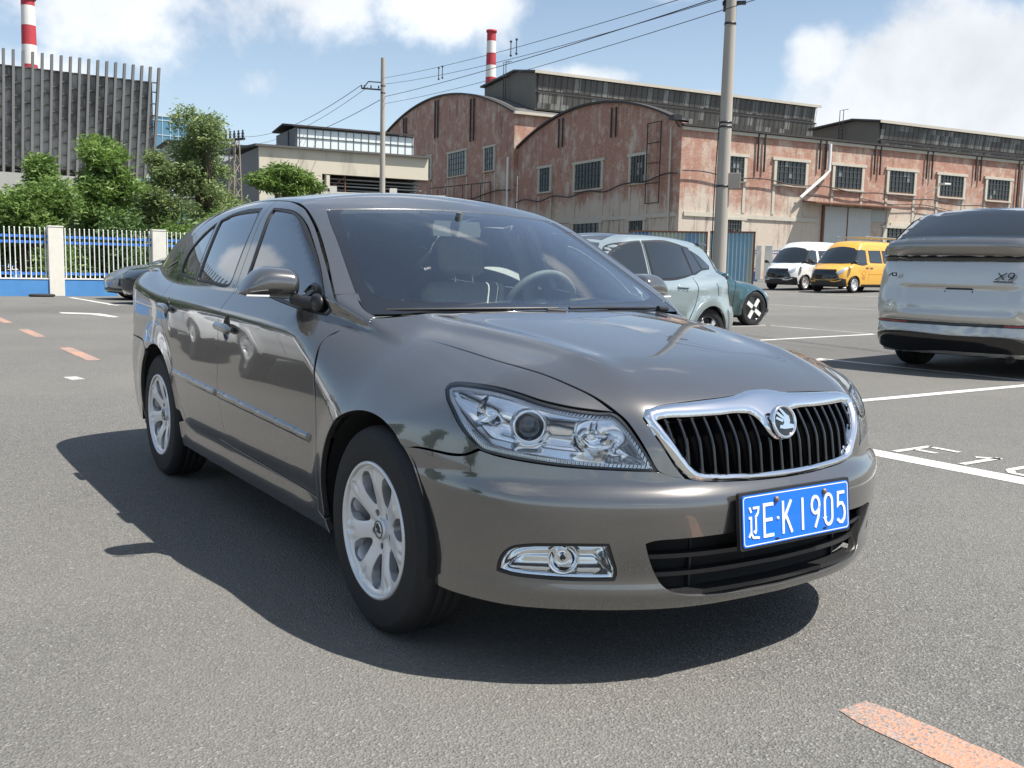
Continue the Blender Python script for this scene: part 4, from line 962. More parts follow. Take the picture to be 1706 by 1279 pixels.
def tree(name, label, base, h, spread, clumps, n, size, seed, mat, tr=.14, droop=0, group=None, cat='tree'):
    t = thing(name, label, cat, base, 0, group); r = random.Random(seed); a = MB()
    pts = [(0, 0, -.1)]; x = y = 0
    for i in range(1, 6): x += r.uniform(-.06, .06)*h/5; y += r.uniform(-.06, .06)*h/5; pts.append((x, y, h*.75*i/5))
    a.tube(pts, [tr*(1-.15*i) for i in range(6)], 8)
    for c in clumps:
        k = min(4, 1+int(r.random()*3)); p0 = Vector(pts[k]); p1 = Vector(c[:3]); m = (p0+p1)/2+Vector((r.uniform(-.2, .2), r.uniform(-.2, .2), .15*h*.2)); a.tube([p0, m, p1], [tr*.5, tr*.32, tr*.12], 6)
        for _ in range(3):
            e = p1+Vector((r.uniform(-1, 1)*c[3], r.uniform(-1, 1)*c[4], r.uniform(-.2, 1)*c[5]))*.75; a.tube([m, e], [tr*.18, tr*.05], 5)
    a.build('trunk', M_bark, t); leaves(clumps, n, size, seed, droop, 'crown', mat, t); return t
def rclumps(seed, n, R0, z0, z1, r0, r1, shape=lambda f: 1.0):
    r = random.Random(seed); out = []
    for i in range(n):
        f = (i+.5)/n; rr = R0*shape(f)*math.sqrt(r.random()); an = r.random()*6.28; q = r.uniform(r0, r1)
        out.append((rr*math.cos(an), rr*math.sin(an), z0+(z1-z0)*f+r.uniform(-.2, .2), q, q, q*r.uniform(.6, .9)))
    return out
tree('broadleaf_tree', 'dark green upright tree rising in front of the slatted building', (-36.3, 5.8, 0), 5.4, 1, rclumps(3, 22, 1.05, 1.6, 5.3, .45, .75, lambda f: 1.1-.65*f**2), 9000, .17, 3, M_leafA, group='trees beyond the left fence')
tree('broadleaf_tree', 'broad pale green tree with a ragged top beside the lattice mast', (-39.6, 10.5, 0), 7.0, 1, rclumps(5, 30, 1.5, 2.0, 7.0, .5, .85, lambda f: .9 if f < .35 else 1.05-.5*f), 13000, .15, 5, M_leafB, droop=.25, group='trees beyond the left fence')
tree('broadleaf_tree', 'slender feathery pale green tree left of the broad pale tree', (-39.4, 8.4, 0), 5.4, 1, rclumps(8, 18, .85, 1.6, 5.4, .4, .65, lambda f: 1.1-.6*f), 7500, .14, 8, M_leafB, droop=.3, group='trees beyond the left fence')
tree('broadleaf_tree', 'wide bushy tree at the left edge behind the blue and white fence', (-33.2, 2.7, 0), 3.6, 1, rclumps(12, 26, 1.7, .8, 3.3, .5, .85, lambda f: 1.15-.5*f), 12000, .15, 12, M_leafA, droop=.15, group='trees beyond the left fence')
tree('broadleaf_tree', 'small tree with a pointed tuft just above the left bushes', (-34.8, 3.5, 0), 4.4, 1, rclumps(14, 12, .6, 2.4, 4.4, .35, .6, lambda f: 1.1-.7*f), 5000, .15, 14, M_leafA, droop=.15, group='trees beyond the left fence')
tree('broadleaf_tree', 'leafy tree cut by the left edge of the photo', (-33.6, .6, 0), 3.6, 1, rclumps(16, 16, 1.2, .8, 3.3, .5, .8), 6000, .15, 16, M_leafA, group='trees beyond the left fence')
def bush(label, x, y, z, rx, ry, rz, n, seed, mat, size=.13, name='bush', group=None, cat='bush'):
    r = random.Random(seed); cl = [(r.uniform(-.6, .6)*rx, r.uniform(-.6, .6)*ry, rz*r.uniform(.2, .8), rx*.5, ry*.5, rz*.42) for _ in range(7)]
    t = thing(name, label, cat, (x, y, z), 0, group); leaves(cl, n, size, seed, .1, 'foliage', mat, t)
    a = MB()
    for c in cl: a.tube([(c[0]*.1, c[1]*.1, -.02), (c[0]*.5, c[1]*.5, c[2]*.5), c[:3]], [.02*rz, .012*rz, .005*rz], 5)
    a.build('stem', M_bark, t); return t
for i, (x, y, rx, rz, m, lb) in enumerate([(-32.8, 5.2, 1.3, 2.3, M_leafC, 'dark bush below the upright dark green tree'), (-33.0, 7.0, 1.3, 2.0, M_leafC, 'dark low bush behind the second fence pillar'), (-34.0, 8.6, 1.4, 2.5, M_leafA, 'rounded bush under the feathery pale tree'), (-36.0, 10.6, 1.6, 2.9, M_leafB, 'pale yellow-green bush left of the lattice mast foot'), (-38.0, 13.2, 1.5, 3.4, M_leafA, 'light bush beside the concrete wall pillar'), (-33.0, 9.6, 1.3, 1.9, M_leafC, 'dark bush just above the saloon roof rear')]):
    bush(lb, x, y, 0, rx, rx, rz, 4500, 30+i, m, .15, group='bushes along the left fence')
tree('low_tree', 'small spreading tree leaning over the concrete wall', (-40.2, 14.2, 1.5), 3.6, 1, [(-.1, -.9, 3.2, .75, .75, .35), (0, 0, 3.55, .85, .85, .4), (.1, .7, 3.35, .7, .7, .35), (.2, 1.3, 3.0, .55, .55, .3), (0, -.3, 3.0, .7, .8, .35), (.2, .4, 2.8, .6, .6, .3)], 4500, .17, 41, M_leafA)
def tuft(name, label, x, y, z, r, n, seed, mat, cat='weed'):
    rd = random.Random(seed); a = MB()
    for i in range(n):
        an = rd.random()*6.28; l = r*rd.uniform(.5, 1.1); t = rd.uniform(.2, .9); b = Vector((rd.uniform(-.2, .2)*r, rd.uniform(-.2, .2)*r, 0)); d = Vector((math.cos(an)*t, math.sin(an)*t, 1)).normalized(); m = b+d*l*.6; e = b+d*l+Vector((math.cos(an), math.sin(an), -.3))*l*.25
        s = Vector((-math.sin(an), math.cos(an), 0))*.012*(r/.25)
        a.add([tuple(b-s*.5), tuple(b+s*.5), tuple(m+s), tuple(m-s), tuple(e)], [(0, 1, 2, 3), (3, 2, 4)])
        for k in range(3):
            q = b.lerp(m, .4+.3*k); v = Vector((rd.uniform(-1, 1), rd.uniform(-1, 1), rd.uniform(.2, 1))).normalized()*.05*(r/.25); w_ = v.cross(Vector((0, 0, 1))).normalized()*.014*(r/.25); a.add([tuple(q), tuple(q+v*.5+w_), tuple(q+v), tuple(q+v*.5-w_)], [(0, 1, 2, 3)])
    return tag(a.build(name, mat), label, cat)
tuft('weed_plant', 'small green weed growing out of the bare asphalt', -13.23, 16.52, 0, .24, 90, 5, M_leafB)
tuft('weed_plant', 'leafy weed growing at the foot of the blue fence base', -27.95, 1.98, 0, .42, 110, 6, M_leafA)
M_rub2 = simple('old_rubber', (.02, .02, .02), .8)
a = MB(); a.lathe([(.17+.05*math.cos(t), .05+.05*math.sin(t)) for t in np.linspace(0, 2*math.pi, 11)], 24, Matrix.Translation((-27.75, 2.35, 0)) @ Matrix.Diagonal((1, 1.6, .8, 1))); tag(a.build('old_tyre', M_rub2), 'flat black tyre lying by the blue fence base', 'tyre')

# ================================================================== fences
fb = NT('peeling_blue_paint'); nz = fb.noise(.9, 7, .65); fb.set(col=fb.mix(fb.rng(fb.math('ADD', nz, fb.math('MULTIPLY', fb.noise(9, 5), .18)), .66, .70), fb.mix(fb.noise(3, 4), (.055, .20, .46), (.085, .27, .55)), fb.mix(fb.noise(6, 3), (.42, .36, .30), (.30, .20, .16))), rough=.75); M_fblue = fb.m
M_fwhite = simple('fence_white', (.74, .74, .70), .55, var=.08, vs=8); M_pillar = simple('pillar_cream', (.68, .65, .57), .8, var=.12, vs=5, bump=.2); M_rail = simple('rail_blue', (.04, .17, .55), .5, var=.2, vs=9)
def fence(name, label, o, ang, n, pitch, z0=0, pil_w=.40, base_h=.48, top=1.97, arcs=False, lead=0.):
    """a run of cream pillars on a blue base wall with white pickets between; local x along the run"""
    t = thing(name, label, 'fence', o, ang); L = n*pitch
    a = MB(); a.box(lead, L, -.11, .11, -.1, base_h); a.build('base_wall', M_fblue, t); a = MB(); a.box(lead, L, -.125, .125, base_h, base_h+.035); a.build('coping', M_fwhite, t)
    for i in range(n+1):
        a = MB(); a.box(i*pitch-pil_w/2, i*pitch+pil_w/2, -.16, .16, 0, top-.0); a.box(i*pitch-pil_w/2-.012, i*pitch+pil_w/2+.012, -.172, .172, top-.01, top+.03); a.build('pillar', M_pillar, t, bevel=.01)
    for i in range(n):
        x0 = i*pitch+pil_w/2; x1 = (i+1)*pitch-pil_w/2; a = MB()
        for z in (base_h+.16, top-.44, top-.28): a.box(x0, x1, -.018, .018, z-.038, z+.038)
        rl = a.build('rail', M_rail, t)
        a = MB(); k = int((x1-x0)/.130)
        for j in range(k): x = x0+(x1-x0)*(j+.5)/k; a.tube([(x, -.032, base_h+.04), (x, -.032, top-.07)], .017, 6); a.ball((x, -.032, top-.055), .020, .020, .03, 5)
        if arcs: a.tube([(x0+(x1-x0)*s, -.032, base_h+.35+.55*math.sin(math.pi*s)) for s in np.linspace(0, 1, 14)], .011, 5); a.tube([(x0+(x1-x0)*s, -.032, base_h+.35+.25*math.sin(math.pi*s)) for s in np.linspace(0, 1, 14)], .011, 5)
        a.build('picket_panel', M_fwhite, t)
    return t
fence('picket_fence', 'blue and white picket fence on a peeling blue base with cream pillars, at the left', (-28.3, 2.82-2.87*8, 0), R(90), 17, 2.87)
fence('picket_fence', 'second white picket fence seen through the gaps of the near left fence', (-36.9, 1.1-3.0*4, 0), R(91), 9, 3.0, arcs=True, top=2.1, base_h=.62)
# right-hand run in front of the brick works
rf = fence('picket_fence', 'distant white picket fence between the corrugated panels and the vans', (-37.9, 43.4, .68), R(45), 14, 2.95, top=2.0, pil_w=.42)
rf2 = fence('picket_fence', 'piece of white picket fence just left of the lone cream pillar', (-38.75, 42.6, .68), R(45), 1, .60, top=2.0, pil_w=.3)

# ================================================================== corrugated site panels, poles
cm = NT('corrugated_sheet'); nz = cm.noise(1.2, 4, .5, stretch=(1, 1, .1)); cm.set(col=cm.mix(cm.rng(nz, .40, .60), cm.mix(cm.noise(2.5, 4), (.06, .20, .48), (.14, .32, .52)), (.48, .52, .42)), rough=.45, metal=.0); M_corr = cm.m
cm2 = NT('faded_corrugated_sheet'); nz = cm2.noise(1.7, 4, .5, stretch=(1, 1, .08)); cm2.set(col=cm2.mix(cm2.rng(nz, .42, .56), (.50, .50, .40), cm2.mix(cm2.noise(3, 4), (.20, .38, .52), (.35, .48, .50))), rough=.45); M_corr2 = cm2.m
M_rust = simple('rusty_edge', (.16, .07, .04), .8, var=.4, vs=12)
def corrugated(name, label, p0, p1, z0, h, mat):
    t = thing(name, label, 'fence panel', (p0[0], p0[1], z0), math.atan2(p1[1]-p0[1], p1[0]-p0[0])); L = math.hypot(p1[0]-p0[0], p1[1]-p0[1]); n = int(L/.032); pr = [0, .0, .03, .03]; pts = [(L*i/n, .028*(1 if (i % 4) in (1, 2) else -1)) for i in range(n+1)]
    a = MB(); a.add([(x, y, 0) for x, y in pts]+[(x, y, h) for x, y in pts]+[(x, y+.004, 0) for x, y in pts]+[(x, y+.004, h) for x, y in pts], [(i, i+1, n+2+i, n+1+i) for i in range(n)]+[(2*n+2+i, 3*n+3+i, 3*n+4+i, 2*n+3+i) for i in range(n)]); a.build('sheet', mat, t)
    a = MB(); a.box(0, L, -.04, .04, h-.03, h+.02); a.box(L-.05, L, -.04, .04, 0, h); a.build('edge_rail', M_rust, t); return t
corrugated('corrugated_hoarding', 'faded blue and cream corrugated hoarding right of the near concrete pole', (-21.35, 21.9), (-20.3, 22.95), .02, 2.42, M_corr2)
corrugated('corrugated_hoarding', 'bright blue corrugated hoarding behind the silver hatchback roof', (-23.2, 20.0), (-21.4, 21.85), .02, 2.40, M_corr)
conc = NT('pole_concrete'); conc.set(col=conc.mix(conc.noise(2, 6, .6, stretch=(1, 1, .3)), (.30, .27, .23), (.46, .42, .36)), rough=.9); conc.bump(conc.noise(40, 3), .2); M_conc = conc.m
def pole(label, x, y, z, h, r0, r1, rings=()):
    t = thing('utility_pole', label, 'pole', (x, y, z)); a = MB(); n = 14
    a.tube([(0, 0, h*i/n) for i in range(n+1)], [r0+(r1-r0)*i/n for i in range(n+1)], 16); a.build('shaft', M_conc, t)
    for zz in rings:
        a = MB(); r = r0+(r1-r0)*zz/h; a.lathe([(r-.01, zz-.03), (r+.012, zz-.03), (r+.012, zz+.03), (r-.01, zz+.03)], 16); a.build('collar', M_black, t)
    return t
P1 = pole('slender brown-grey concrete pole left of the far brick gable, with a side arm', -51.1, 24.5, .2, 12.9, .19, .13, (10.9, 11.3))
a = MB()
a.tube([(0, 0, 11.08), (-.57, -1.13, 11.12)], .05, 6); a.tube([(0, 0, 11.5), (-.37, -.76, 11.52), (-.55, -1.0, 11.15)], .035, 6); a.build('cross_arm', M_black, P1)
for s in (.2, .55, .85, .98):
    a = MB(); a.lathe([(.03, 0), (.055, .06), (.03, .09), (.05, .14), (0, .18)], 8, Matrix.Translation((-.57*s, -1.13*s, 11.15))); a.build('insulator', M_black, P1)
d2 = np.array([-23.9, 25.0])-CAM[:2]; d2 /= np.linalg.norm(d2); px2, py2 = CAM[:2]+d2*30.2
P2 = pole('thick concrete utility pole in front of the brick works, cut by the top edge', px2, py2, .0, 13.5, .215, .125, (8.25, 5.33, 5.45, 3.62))
g2 = MB(); g2.box(.10, .50, -.12, .12, 3.55, 4.0); g2.build('junction_box', simple('box_grey', (.34, .30, .25), .7, var=.1), P2, bevel=.01)
a = MB(); a.box(-.25, .42, -.05, .05, 8.78, 8.88); a.box(-.22, -.12, -.05, .05, 8.6, 9.2); a.build('bracket', M_black, P2)
# local frame for pole fittings: turn so x runs to the right in the photo
for c_ in P2.children:
    if c_.name.split('.')[0] in ('junction_box', 'bracket'): c_.rotation_euler = (0, 0, YAW-R(90)-.2)
a = MB(); rgt = Vector((math.sin(YAW), -math.cos(YAW), 0)); pts = [(-rgt*(.13+.10*math.sin(s*5)*s+.12*(1-s)) + Vector((0, 0, s*8.9))) for s in np.linspace(.05, 1, 22)]
a.tube(pts, .016, 6); a.build('loose_cable', M_black, P2)
def wire(label, A, B, sag, ext=.45, r=.011, grp='overhead wires'):
    A, B = Vector(A), Vector(B); e = B+(B-A)*ext; L = 1+ext; pts = []
    for i in range(25):
        s = i/24; t = s*L; q = A+(B-A)*t; q.z -= sag*4*s*(1-s); pts.append(q)
    a = MB(); a.tube([tuple(q) for q in pts], r, 5); return tag(a.build('overhead_wire', M_black), label, 'wire', grp)
wire('topmost of the overhead wires running right from the slender pole', (-51.1, 24.5, 11.95), (-18.46, 16.23, 8.45), .35)
wire('second overhead wire from the top, right of the slender pole', (-51.1, 24.5, 11.6), (-18.15, 16.58, 8.40), .5)
wire('third overhead wire from the top, right of the slender pole', (-51.05, 24.6, 10.9), (-16.97, 16.38, 8.2), .30, r=.015)
wire('lowest of the overhead wires running right from the slender pole', (-51.05, 24.6, 10.5), (-15.81, 16.14, 7.92), .45)
wire('upper overhead wire running left from the arm of the slender pole', (-51.64, 23.37, 11.5), (-101.5, 33.16, 14.8), 1.2, .2, .020)
wire('middle overhead wire running left from the arm of the slender pole', (-51.5, 23.7, 11.4), (-101.5, 32.6, 14.0), 1.4, .2, .015)
wire('lower overhead wire running left behind the slender pole', (-51.17, 24.35, 10.7), (-101.6, 32.92, 13.65), 1.2, .2, .020)
M_ins = simple('spacer_dark', (.03, .03, .03), .6)
for px_, lb in ((.33, 'left'), (.62, 'right')):
    for q in (0, 1):
        p_ = Vector((-51.05, 24.6, 10.9)).lerp(Vector((-17.2, 16.4, 8.2)), px_+q*.018); a = MB(); a.tube([p_+Vector((0, 0, -.05)), p_+Vector((0, 0, .55))], .02, 5); a.ball(tuple(p_), .05, n=5); a.ball(tuple(p_+Vector((0, 0, .52))), .05, n=5)
        tag(a.build('wire_spacer', M_ins), 'small dark spacer clipped between the overhead wires, %s one of the %s pair' % (('left', 'right')[q], lb), 'spacer', 'wire spacers')
# lattice mast
lm_ = thing('lattice_mast', 'narrow steel lattice mast with insulators beside the pale green tree', 'mast', (-42.92, 12.9, 0), R(20)); a = MB(); H = 6.7
for sx in (-1, 1):
    for sy in (-1, 1): a.tube([(sx*.30, sy*.30, 0), (sx*.15, sy*.15, H)], .035, 5)
for i in range(12):
    z0, z1 = H*i/12, H*(i+1)/12; w0, w1 = .30-.15*i/12, .30-.15*(i+1)/12; s = 1 if i % 2 else -1
    for k in range(4):
        M4 = Matrix.Rotation(R(90*k), 4, 'Z'); a.tube([(-w0*s, -w0, z0), (w1*s, -w1, z1)], .018, 4, M=M4)
a.build('lattice', simple('mast_steel', (.30, .26, .20), .8, var=.2), lm_); a = MB(); a.box(-.7, .7, -.06, .06, H-.1, H)
a.build('mast_arm', M_black, lm_)
for x in (-.6, -.3, 0, .3, .6):
    a = MB(); a.lathe([(.03, 0), (.07, .08), (.04, .12), (.07, .2), (.03, .26), (.05, .32), (0, .38)], 8, Matrix.Translation((x, 0, H))); a.build('insulator', M_black, lm_)

# ================================================================== chimneys
def chimney(label, x, y, zt, r0, r1, bands, first, h0=None):
    t = thing('chimney', label, 'chimney', (x, y, 0)); M1 = simple('chimney_red', (.40, .035, .045), .7, var=.12, vs=.4); M2 = simple('chimney_white', (.66, .64, .60), .7, var=.08, vs=.5); z = zt; i = first
    def rad(z): return r0+(r1-r0)*z/zt
    while z > 0:
        z2 = max(0, z-(h0 or bands)); h0 = None; a = MB(); a.lathe([(rad(z2), z2), (rad(z), z)], 32); a.build('band', M1 if i % 2 == 0 else M2, t); z = z2; i += 1
    a = MB(); a.lathe([(rad(zt), zt-.1), (rad(zt)+.35, zt), (rad(zt)+.35, zt+.8), (rad(zt)-.2, zt+.8), (rad(zt)-.3, zt-1)], 32); a.build('rim', M1, t); return t
chimney('tall red and white banded chimney behind the slatted building, at the far left', -254.7, 35.2, 59.5, 2.35, 1.45, 4.36, 0, 1.4)
chimney('red and white banded chimney behind the brick works roof, in the middle', -335, 212.4, 92.3, 3.3, 1.75, 4.6, 0, 3.4)

# ================================================================== slatted building at the left
M_fin = simple('fin_grey', (.14, .14, .135), .7, var=.12, vs=1.5)
sp = NT('stained_panel'); nz = sp.noise(.55, 6, .65, stretch=(1, 1, .45)); n2_ = sp.noise(3.5, 5, .7, stretch=(1, 1, .18)); base = sp.mix(sp.rng(nz, .42, .60), (.20, .197, .185), (.58, .58, .55)); sp.set(col=sp.mix(sp.rng(n2_, .52, .64, 0, .7), base, (.58, .56, .52)), rough=.55); M_panel = sp.m
sb = thing('slatted_building', 'tall grey building faced with close upright fins, behind the left trees', 'building', (-90, 0, 0)); FP = .7295
y_of = lambda i: 9.35+FP*i
for i in range(-75, 18):
    le = .35*math.exp((min(i, 17)-17)/9)*2.0+.36; a = MB(); y = y_of(i); le = .33+.045*max(0, i)*.55
    zt, zb = 18.0, 6.4 if i > 2 else 5.0; yb = y-le*(zt-zb)/9.95; a.add([(-.30, yb-.085, zb), (.16, yb-.10, zb), (.16, yb+.10, zb), (-.30, yb+.085, zb), (-.30, y-.085, zt), (.16, y-.10, zt), (.16, y+.10, zt), (-.30, y+.085, zt)], [(0, 3, 2, 1), (4, 5, 6, 7), (0, 1, 5, 4), (1, 2, 6, 5), (2, 3, 7, 6), (3, 0, 4, 7)]); a.build('fin', M_fin, sb)
slatmb = MB(); slatmb.box(-30, -.45, y_of(-90), y_of(16.3), 8.6, 16.75); slatmb.cur = 1
for i in range(-75, 17):
    a = slatmb; y0 = y_of(i); z = 16.7
    off = (.62 if i % 2 else 0); le = (.33+.045*max(0, i)*.55)/9.95
    zz = [16.72]+[15.9-off*.8-1.02*k for k in range(9)]
    for z in zz:
        sh_ = -(18-z)*le; a.box(-.44, -.22, y0+sh_+.085, y0+FP+sh_-.085, z-.035, z+.035)
slatmb.build('wall', [M_panel, M_fin], sb)
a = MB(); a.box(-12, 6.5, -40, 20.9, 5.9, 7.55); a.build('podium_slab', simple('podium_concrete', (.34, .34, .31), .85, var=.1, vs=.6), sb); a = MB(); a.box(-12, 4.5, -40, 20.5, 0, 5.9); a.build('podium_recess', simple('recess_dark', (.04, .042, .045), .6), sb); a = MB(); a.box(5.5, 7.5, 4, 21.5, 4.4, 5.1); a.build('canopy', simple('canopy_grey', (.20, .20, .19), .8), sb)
gb_ = thing('glass_building', 'blue glass-fronted block just right of the slatted building', 'building', (-112, 28.6, 0)); t = NT('blue_facade_glass'); t.set(col=(.10, .24, .34), rough=.08, metal=.3, coat=1.0, coatr=.02)
a = MB(); a.box(-15, 0, -3.5, 3.3, 0, 16.85); a.build('glazing', t.m, gb_)
a = MB()
for k in range(9): a.box(.0, .07, -3.5+.85*k-.03, -3.5+.85*k+.03, 0, 16.9)
for z in np.arange(2, 17, 1.6): a.box(.0, .06, -3.5, 3.3, z-.04, z+.04)
a.box(-15, .1, -3.6, 3.4, 16.8, 17.1); a.build('mullions', simple('mullion_pale', (.45, .55, .58), .5), gb_)
# concrete yard wall with pillars
yw = thing('yard_wall', 'low pinkish concrete wall with cream pillars below the warehouse', 'wall', (-46.2, 15.67, 0), math.atan2(20.81-15.67, -44+46.2)); M_wall = simple('pink_render', (.36, .29, .25), .85, var=.15, vs=2)
a = MB(); a.box(0, 9, -.12, .12, 0, 4.55); a.build('wall_panel', M_wall, yw); a = MB(); a.box(0, 9, -.2, .2, 4.55, 4.72); a.build('coping', M_pillar, yw)
for x in (.15, 3.25, 6.3): a = MB(); a.box(x-.18, x+.18, -.22, .22, 0, 5.0); a.build('pillar', M_pillar, yw)

# ================================================================== brick works
KX, KY, KZ = -49.758, 47.201, .6; KA = math.atan2(.993, .119)
bk_ = NT('weathered_brick'); br = bk_.node('ShaderNodeTexBrick'); mp = bk_.node('ShaderNodeMapping'); mp.inputs['Rotation'].default_value = (R(90), 0, 0); 
def brick(t, wash):
    o = t.obj(); sx = t.node('ShaderNodeSeparateXYZ'); t.link(o, sx.inputs[0]); cmb = t.node('ShaderNodeCombineXYZ'); t.link(t.math('ADD', sx.outputs[0], sx.outputs[1]), cmb.inputs[0]); t.link(sx.outputs[2], cmb.inputs[1])
    b = t.node('ShaderNodeTexBrick'); b.inputs['Scale'].default_value = 1.0; b.inputs['Brick Width'].default_value = .30; b.inputs['Row Height'].default_value = .10; b.inputs['Mortar Size'].default_value = .02; b.inputs['Color1'].default_value = (.30, .120, .075, 1); b.inputs['Color2'].default_value = (.47, .215, .14, 1); b.inputs['Mortar'].default_value = (.40, .27, .22, 1); b.inputs['Bias'].default_value = -.1
    t.link(cmb.outputs[0], b.inputs['Vector'])
    n1 = t.noise(.28, 9, .66); n2 = t.noise(1.3, 8, .72, stretch=(1, 1, .35)); n3 = t.noise(.8, 8, .75, stretch=(1.6, 1.6, .16)); nf = t.noise(7, 4, .6)
    c = t.mix(t.rng(nf, .3, .7, 0, .5), b.outputs['Color'], (.36, .19, .125))
    zr = t.rng(sx.outputs[2], 7.4, 4.2, 0, .16)   # the lower storey carries far more of the old whitewash
    w = t.rng(t.math('ADD', t.math('ADD', t.math('MULTIPLY', n1, .55), t.math('MULTIPLY', n2, .45)), zr), .53-wash*.04, .64, 0, .85); c = t.mix(w, c, t.mix(nf, (.50, .43, .34), (.62, .56, .47)))
    s = t.rng(n3, .54, .66, 0, .6); c = t.mix(s, c, (.085, .062, .05)); c = t.mix(t.rng(t.noise(2.6, 8, .75, stretch=(2, 2, .12)), .56, .66, 0, .6), c, (.56, .50, .43)); c = t.mix(t.rng(t.noise(.9, 9, .72), .52, .60, 0, .38), c, (.60, .52, .42))
    t.set(col=c, rough=.9); t.bump(nf, .4, .03)
brick(bk_, 1.0); M_brick = bk_.m; b2 = NT('gable_brick'); brick(b2, .8); M_brick2 = b2.m  # second copy of the brick for the gables, slightly less whitewash
M_conct = simple('lintel_concrete', (.50, .46, .38), .85, var=.15, vs=2); M_roofd = simple('roof_dark', (.09, .09, .085), .8, var=.2, vs=.8); M_pane = simple('dusty_glass', (.030, .036, .036), .25, 0, .3, var=.5, vs=1.2); M_pane2 = simple('bleached_pane', (.20, .22, .21), .4, var=.4, vs=2); M_bars = simple('window_bars', (.07, .075, .07), .7); M_gut = simple('gutter_dark', (.035, .03, .028), .7)
M_mon = NT('monitor_glazing')
o_ = M_mon.obj(); vx = M_mon.node('ShaderNodeSeparateXYZ'); M_mon.link(o_, vx.inputs[0]); cb = M_mon.node('ShaderNodeCombineXYZ'); M_mon.link(M_mon.math('MULTIPLY', M_mon.math('FLOOR', M_mon.math('MULTIPLY', vx.outputs[0], 1.55)), .37), cb.inputs[0]); M_mon.link(M_mon.math('FLOOR', M_mon.math('MULTIPLY', vx.outputs[2], .75)), cb.inputs[1])
wn_ = M_mon.node('ShaderNodeTexWhiteNoise'); wn_.noise_dimensions = '2D'; M_mon.link(cb.outputs[0], wn_.inputs['Vector'])
M_mon.set(col=M_mon.mix(M_mon.noise(1.5, 6, .7), M_mon.ramp(wn_.outputs['Value'], [(0, (.045, .05, .048)), (.6, (.085, .09, .085)), (.70, (.12, .14, .13)), (.82, (.26, .28, .26)), (1, (.38, .39, .36))]), (.10, .085, .07)), rough=.4); M_mon = M_mon.m
fw = thing('brick_works', 'long weathered brick works with an arched gable and a row of barred windows', 'building', (KX, KY, KZ), KA)
def warc(y0, y1, ze, zp, n=24): return [(y0+(y1-y0)*i/n, ze+(zp-ze)*(1-abs(2*i/n-1)**2.1)) for i in range(n+1)]
def gable(par, X, y0, y1, ze0, ze1, zp, mat, name='gable_wall'):
    n = 30; top = [(y0+(y1-y0)*i/n, (ze0+(ze1-ze0)*i/n)+(zp-(ze0+ze1)/2)*(1-abs(2*i/n-1)**2.0)) for i in range(n+1)]
    a = MB(); poly = [(y0, 0)]+[(y, z) for y, z in top]+[(y1, 0)]; vs = [(X, y, z) for y, z in poly]+[(X+.4, y, z) for y, z in poly]; k = len(poly)
    a.add(vs, [tuple(range(k)), tuple(range(k, 2*k))[::-1]]+[(i, k+i, k+(i+1) % k, (i+1) % k) for i in range(k)]); o = a.build(name, mat, par)
    a = MB(); v = []; 
    for y, z in top: v += [(X-.25, y, z), (X-.25, y, z+.16), (X+.5, y, z+.16), (X+.5, y, z)]
    a.add(v, [(i*4+j, i*4+4+j, i*4+4+(j+1) % 4, i*4+(j+1) % 4) for i in range(len(top)-1) for j in range(4)]); a.build('coping', M_gut, par)
    return top
LW = 82
top1 = gable(fw, 0, 0, 25.2, 10.9, 11.45, 13.72, M_brick2)
a = MB(); a.box(.41, LW, 0, .4, 0, 10.78); a.build('long_wall', M_brick, fw)
a = MB(); v = []
for y, z in top1: v += [(.5, y, 10.25+(z-10.9)*.42), (LW, y, 10.25+(z-10.9)*.42)]
a.add(v, [(i*2, i*2+1, i*2+3, i*2+2) for i in range(len(top1)-1)], True); a.build('roof', M_roofd, fw)
a = MB(); a.box(-.1, LW, -.30, .0, 10.66, 10.80); a.build('gutter', M_gut, fw); a = MB(); a.box(0, LW, -.16, -.002, 10.40, 10.62); a.build('cornice', M_conct, fw)
def bwin(par, axis, s0, s1, z0, z1, X=0., bars=6, sur=.26, open_=False):
    """barred window; axis 'x': on the long wall (faces -y), axis 'y': on a gable (faces -x)"""
    def bx(a, u0, u1, d0, d1, w0, w1):
        if axis == 'x': a.box(u0, u1, X-d1, X-d0, w0, w1)
        else: a.box(X-d1, X-d0, u0, u1, w0, w1)
    a = MB(); bx(a, s0, s1, .012, .03, z0, z1); rw = random.Random(int(s0*31+z0*7)); a.cur = 1
    for _ in range(rw.randint(0, 4)):
        i_, k_ = rw.randint(0, bars), rw.randint(0, 3); u0, u1 = s0+(s1-s0)*i_/(bars+1)+.02, s0+(s1-s0)*(i_+1)/(bars+1)-.02; w0, w1 = z0+(z1-z0)*k_/4+.02, z0+(z1-z0)*(k_+1)/4-.02; bx(a, u0, u1, .031, .034, w0, w1)
    w_ = a.build('window', [M_pane, M_pane2], par)
    a = MB(); bx(a, s0-sur, s0, .005, .13, z0-.1, z1); bx(a, s1, s1+sur, .005, .13, z0-.1, z1); bx(a, s0-sur-.18, s1+sur+.18, .005, .16, z1, z1+.22); bx(a, s0-sur, s1+sur, .005, .19, z0-.22, z0-.1) ; a.build('surround', M_conct, w_)
    a = MB()
    for i in range(1, bars+1): u = s0+(s1-s0)*i/(bars+1); bx(a, u-.022, u+.022, .05, .09, z0, z1)
    for k in (1, 2, 3): zz = z0+(z1-z0)*k/4; bx(a, s0, s1, .04, .07, zz-.02, zz+.02)
    a.build('window_bars', M_bars, w_); return w_
def pilaster(par, axis, s, z0, z1, X=0., wd=.12):
    a = MB()
    if axis == 'x': a.box(s-wd, s+wd, X-.05, X-.004, z0, z1)
    else: a.box(X-.05, X-.004, s-wd, s+wd, z0, z1)
    a.build('render_strip', M_conct, par)
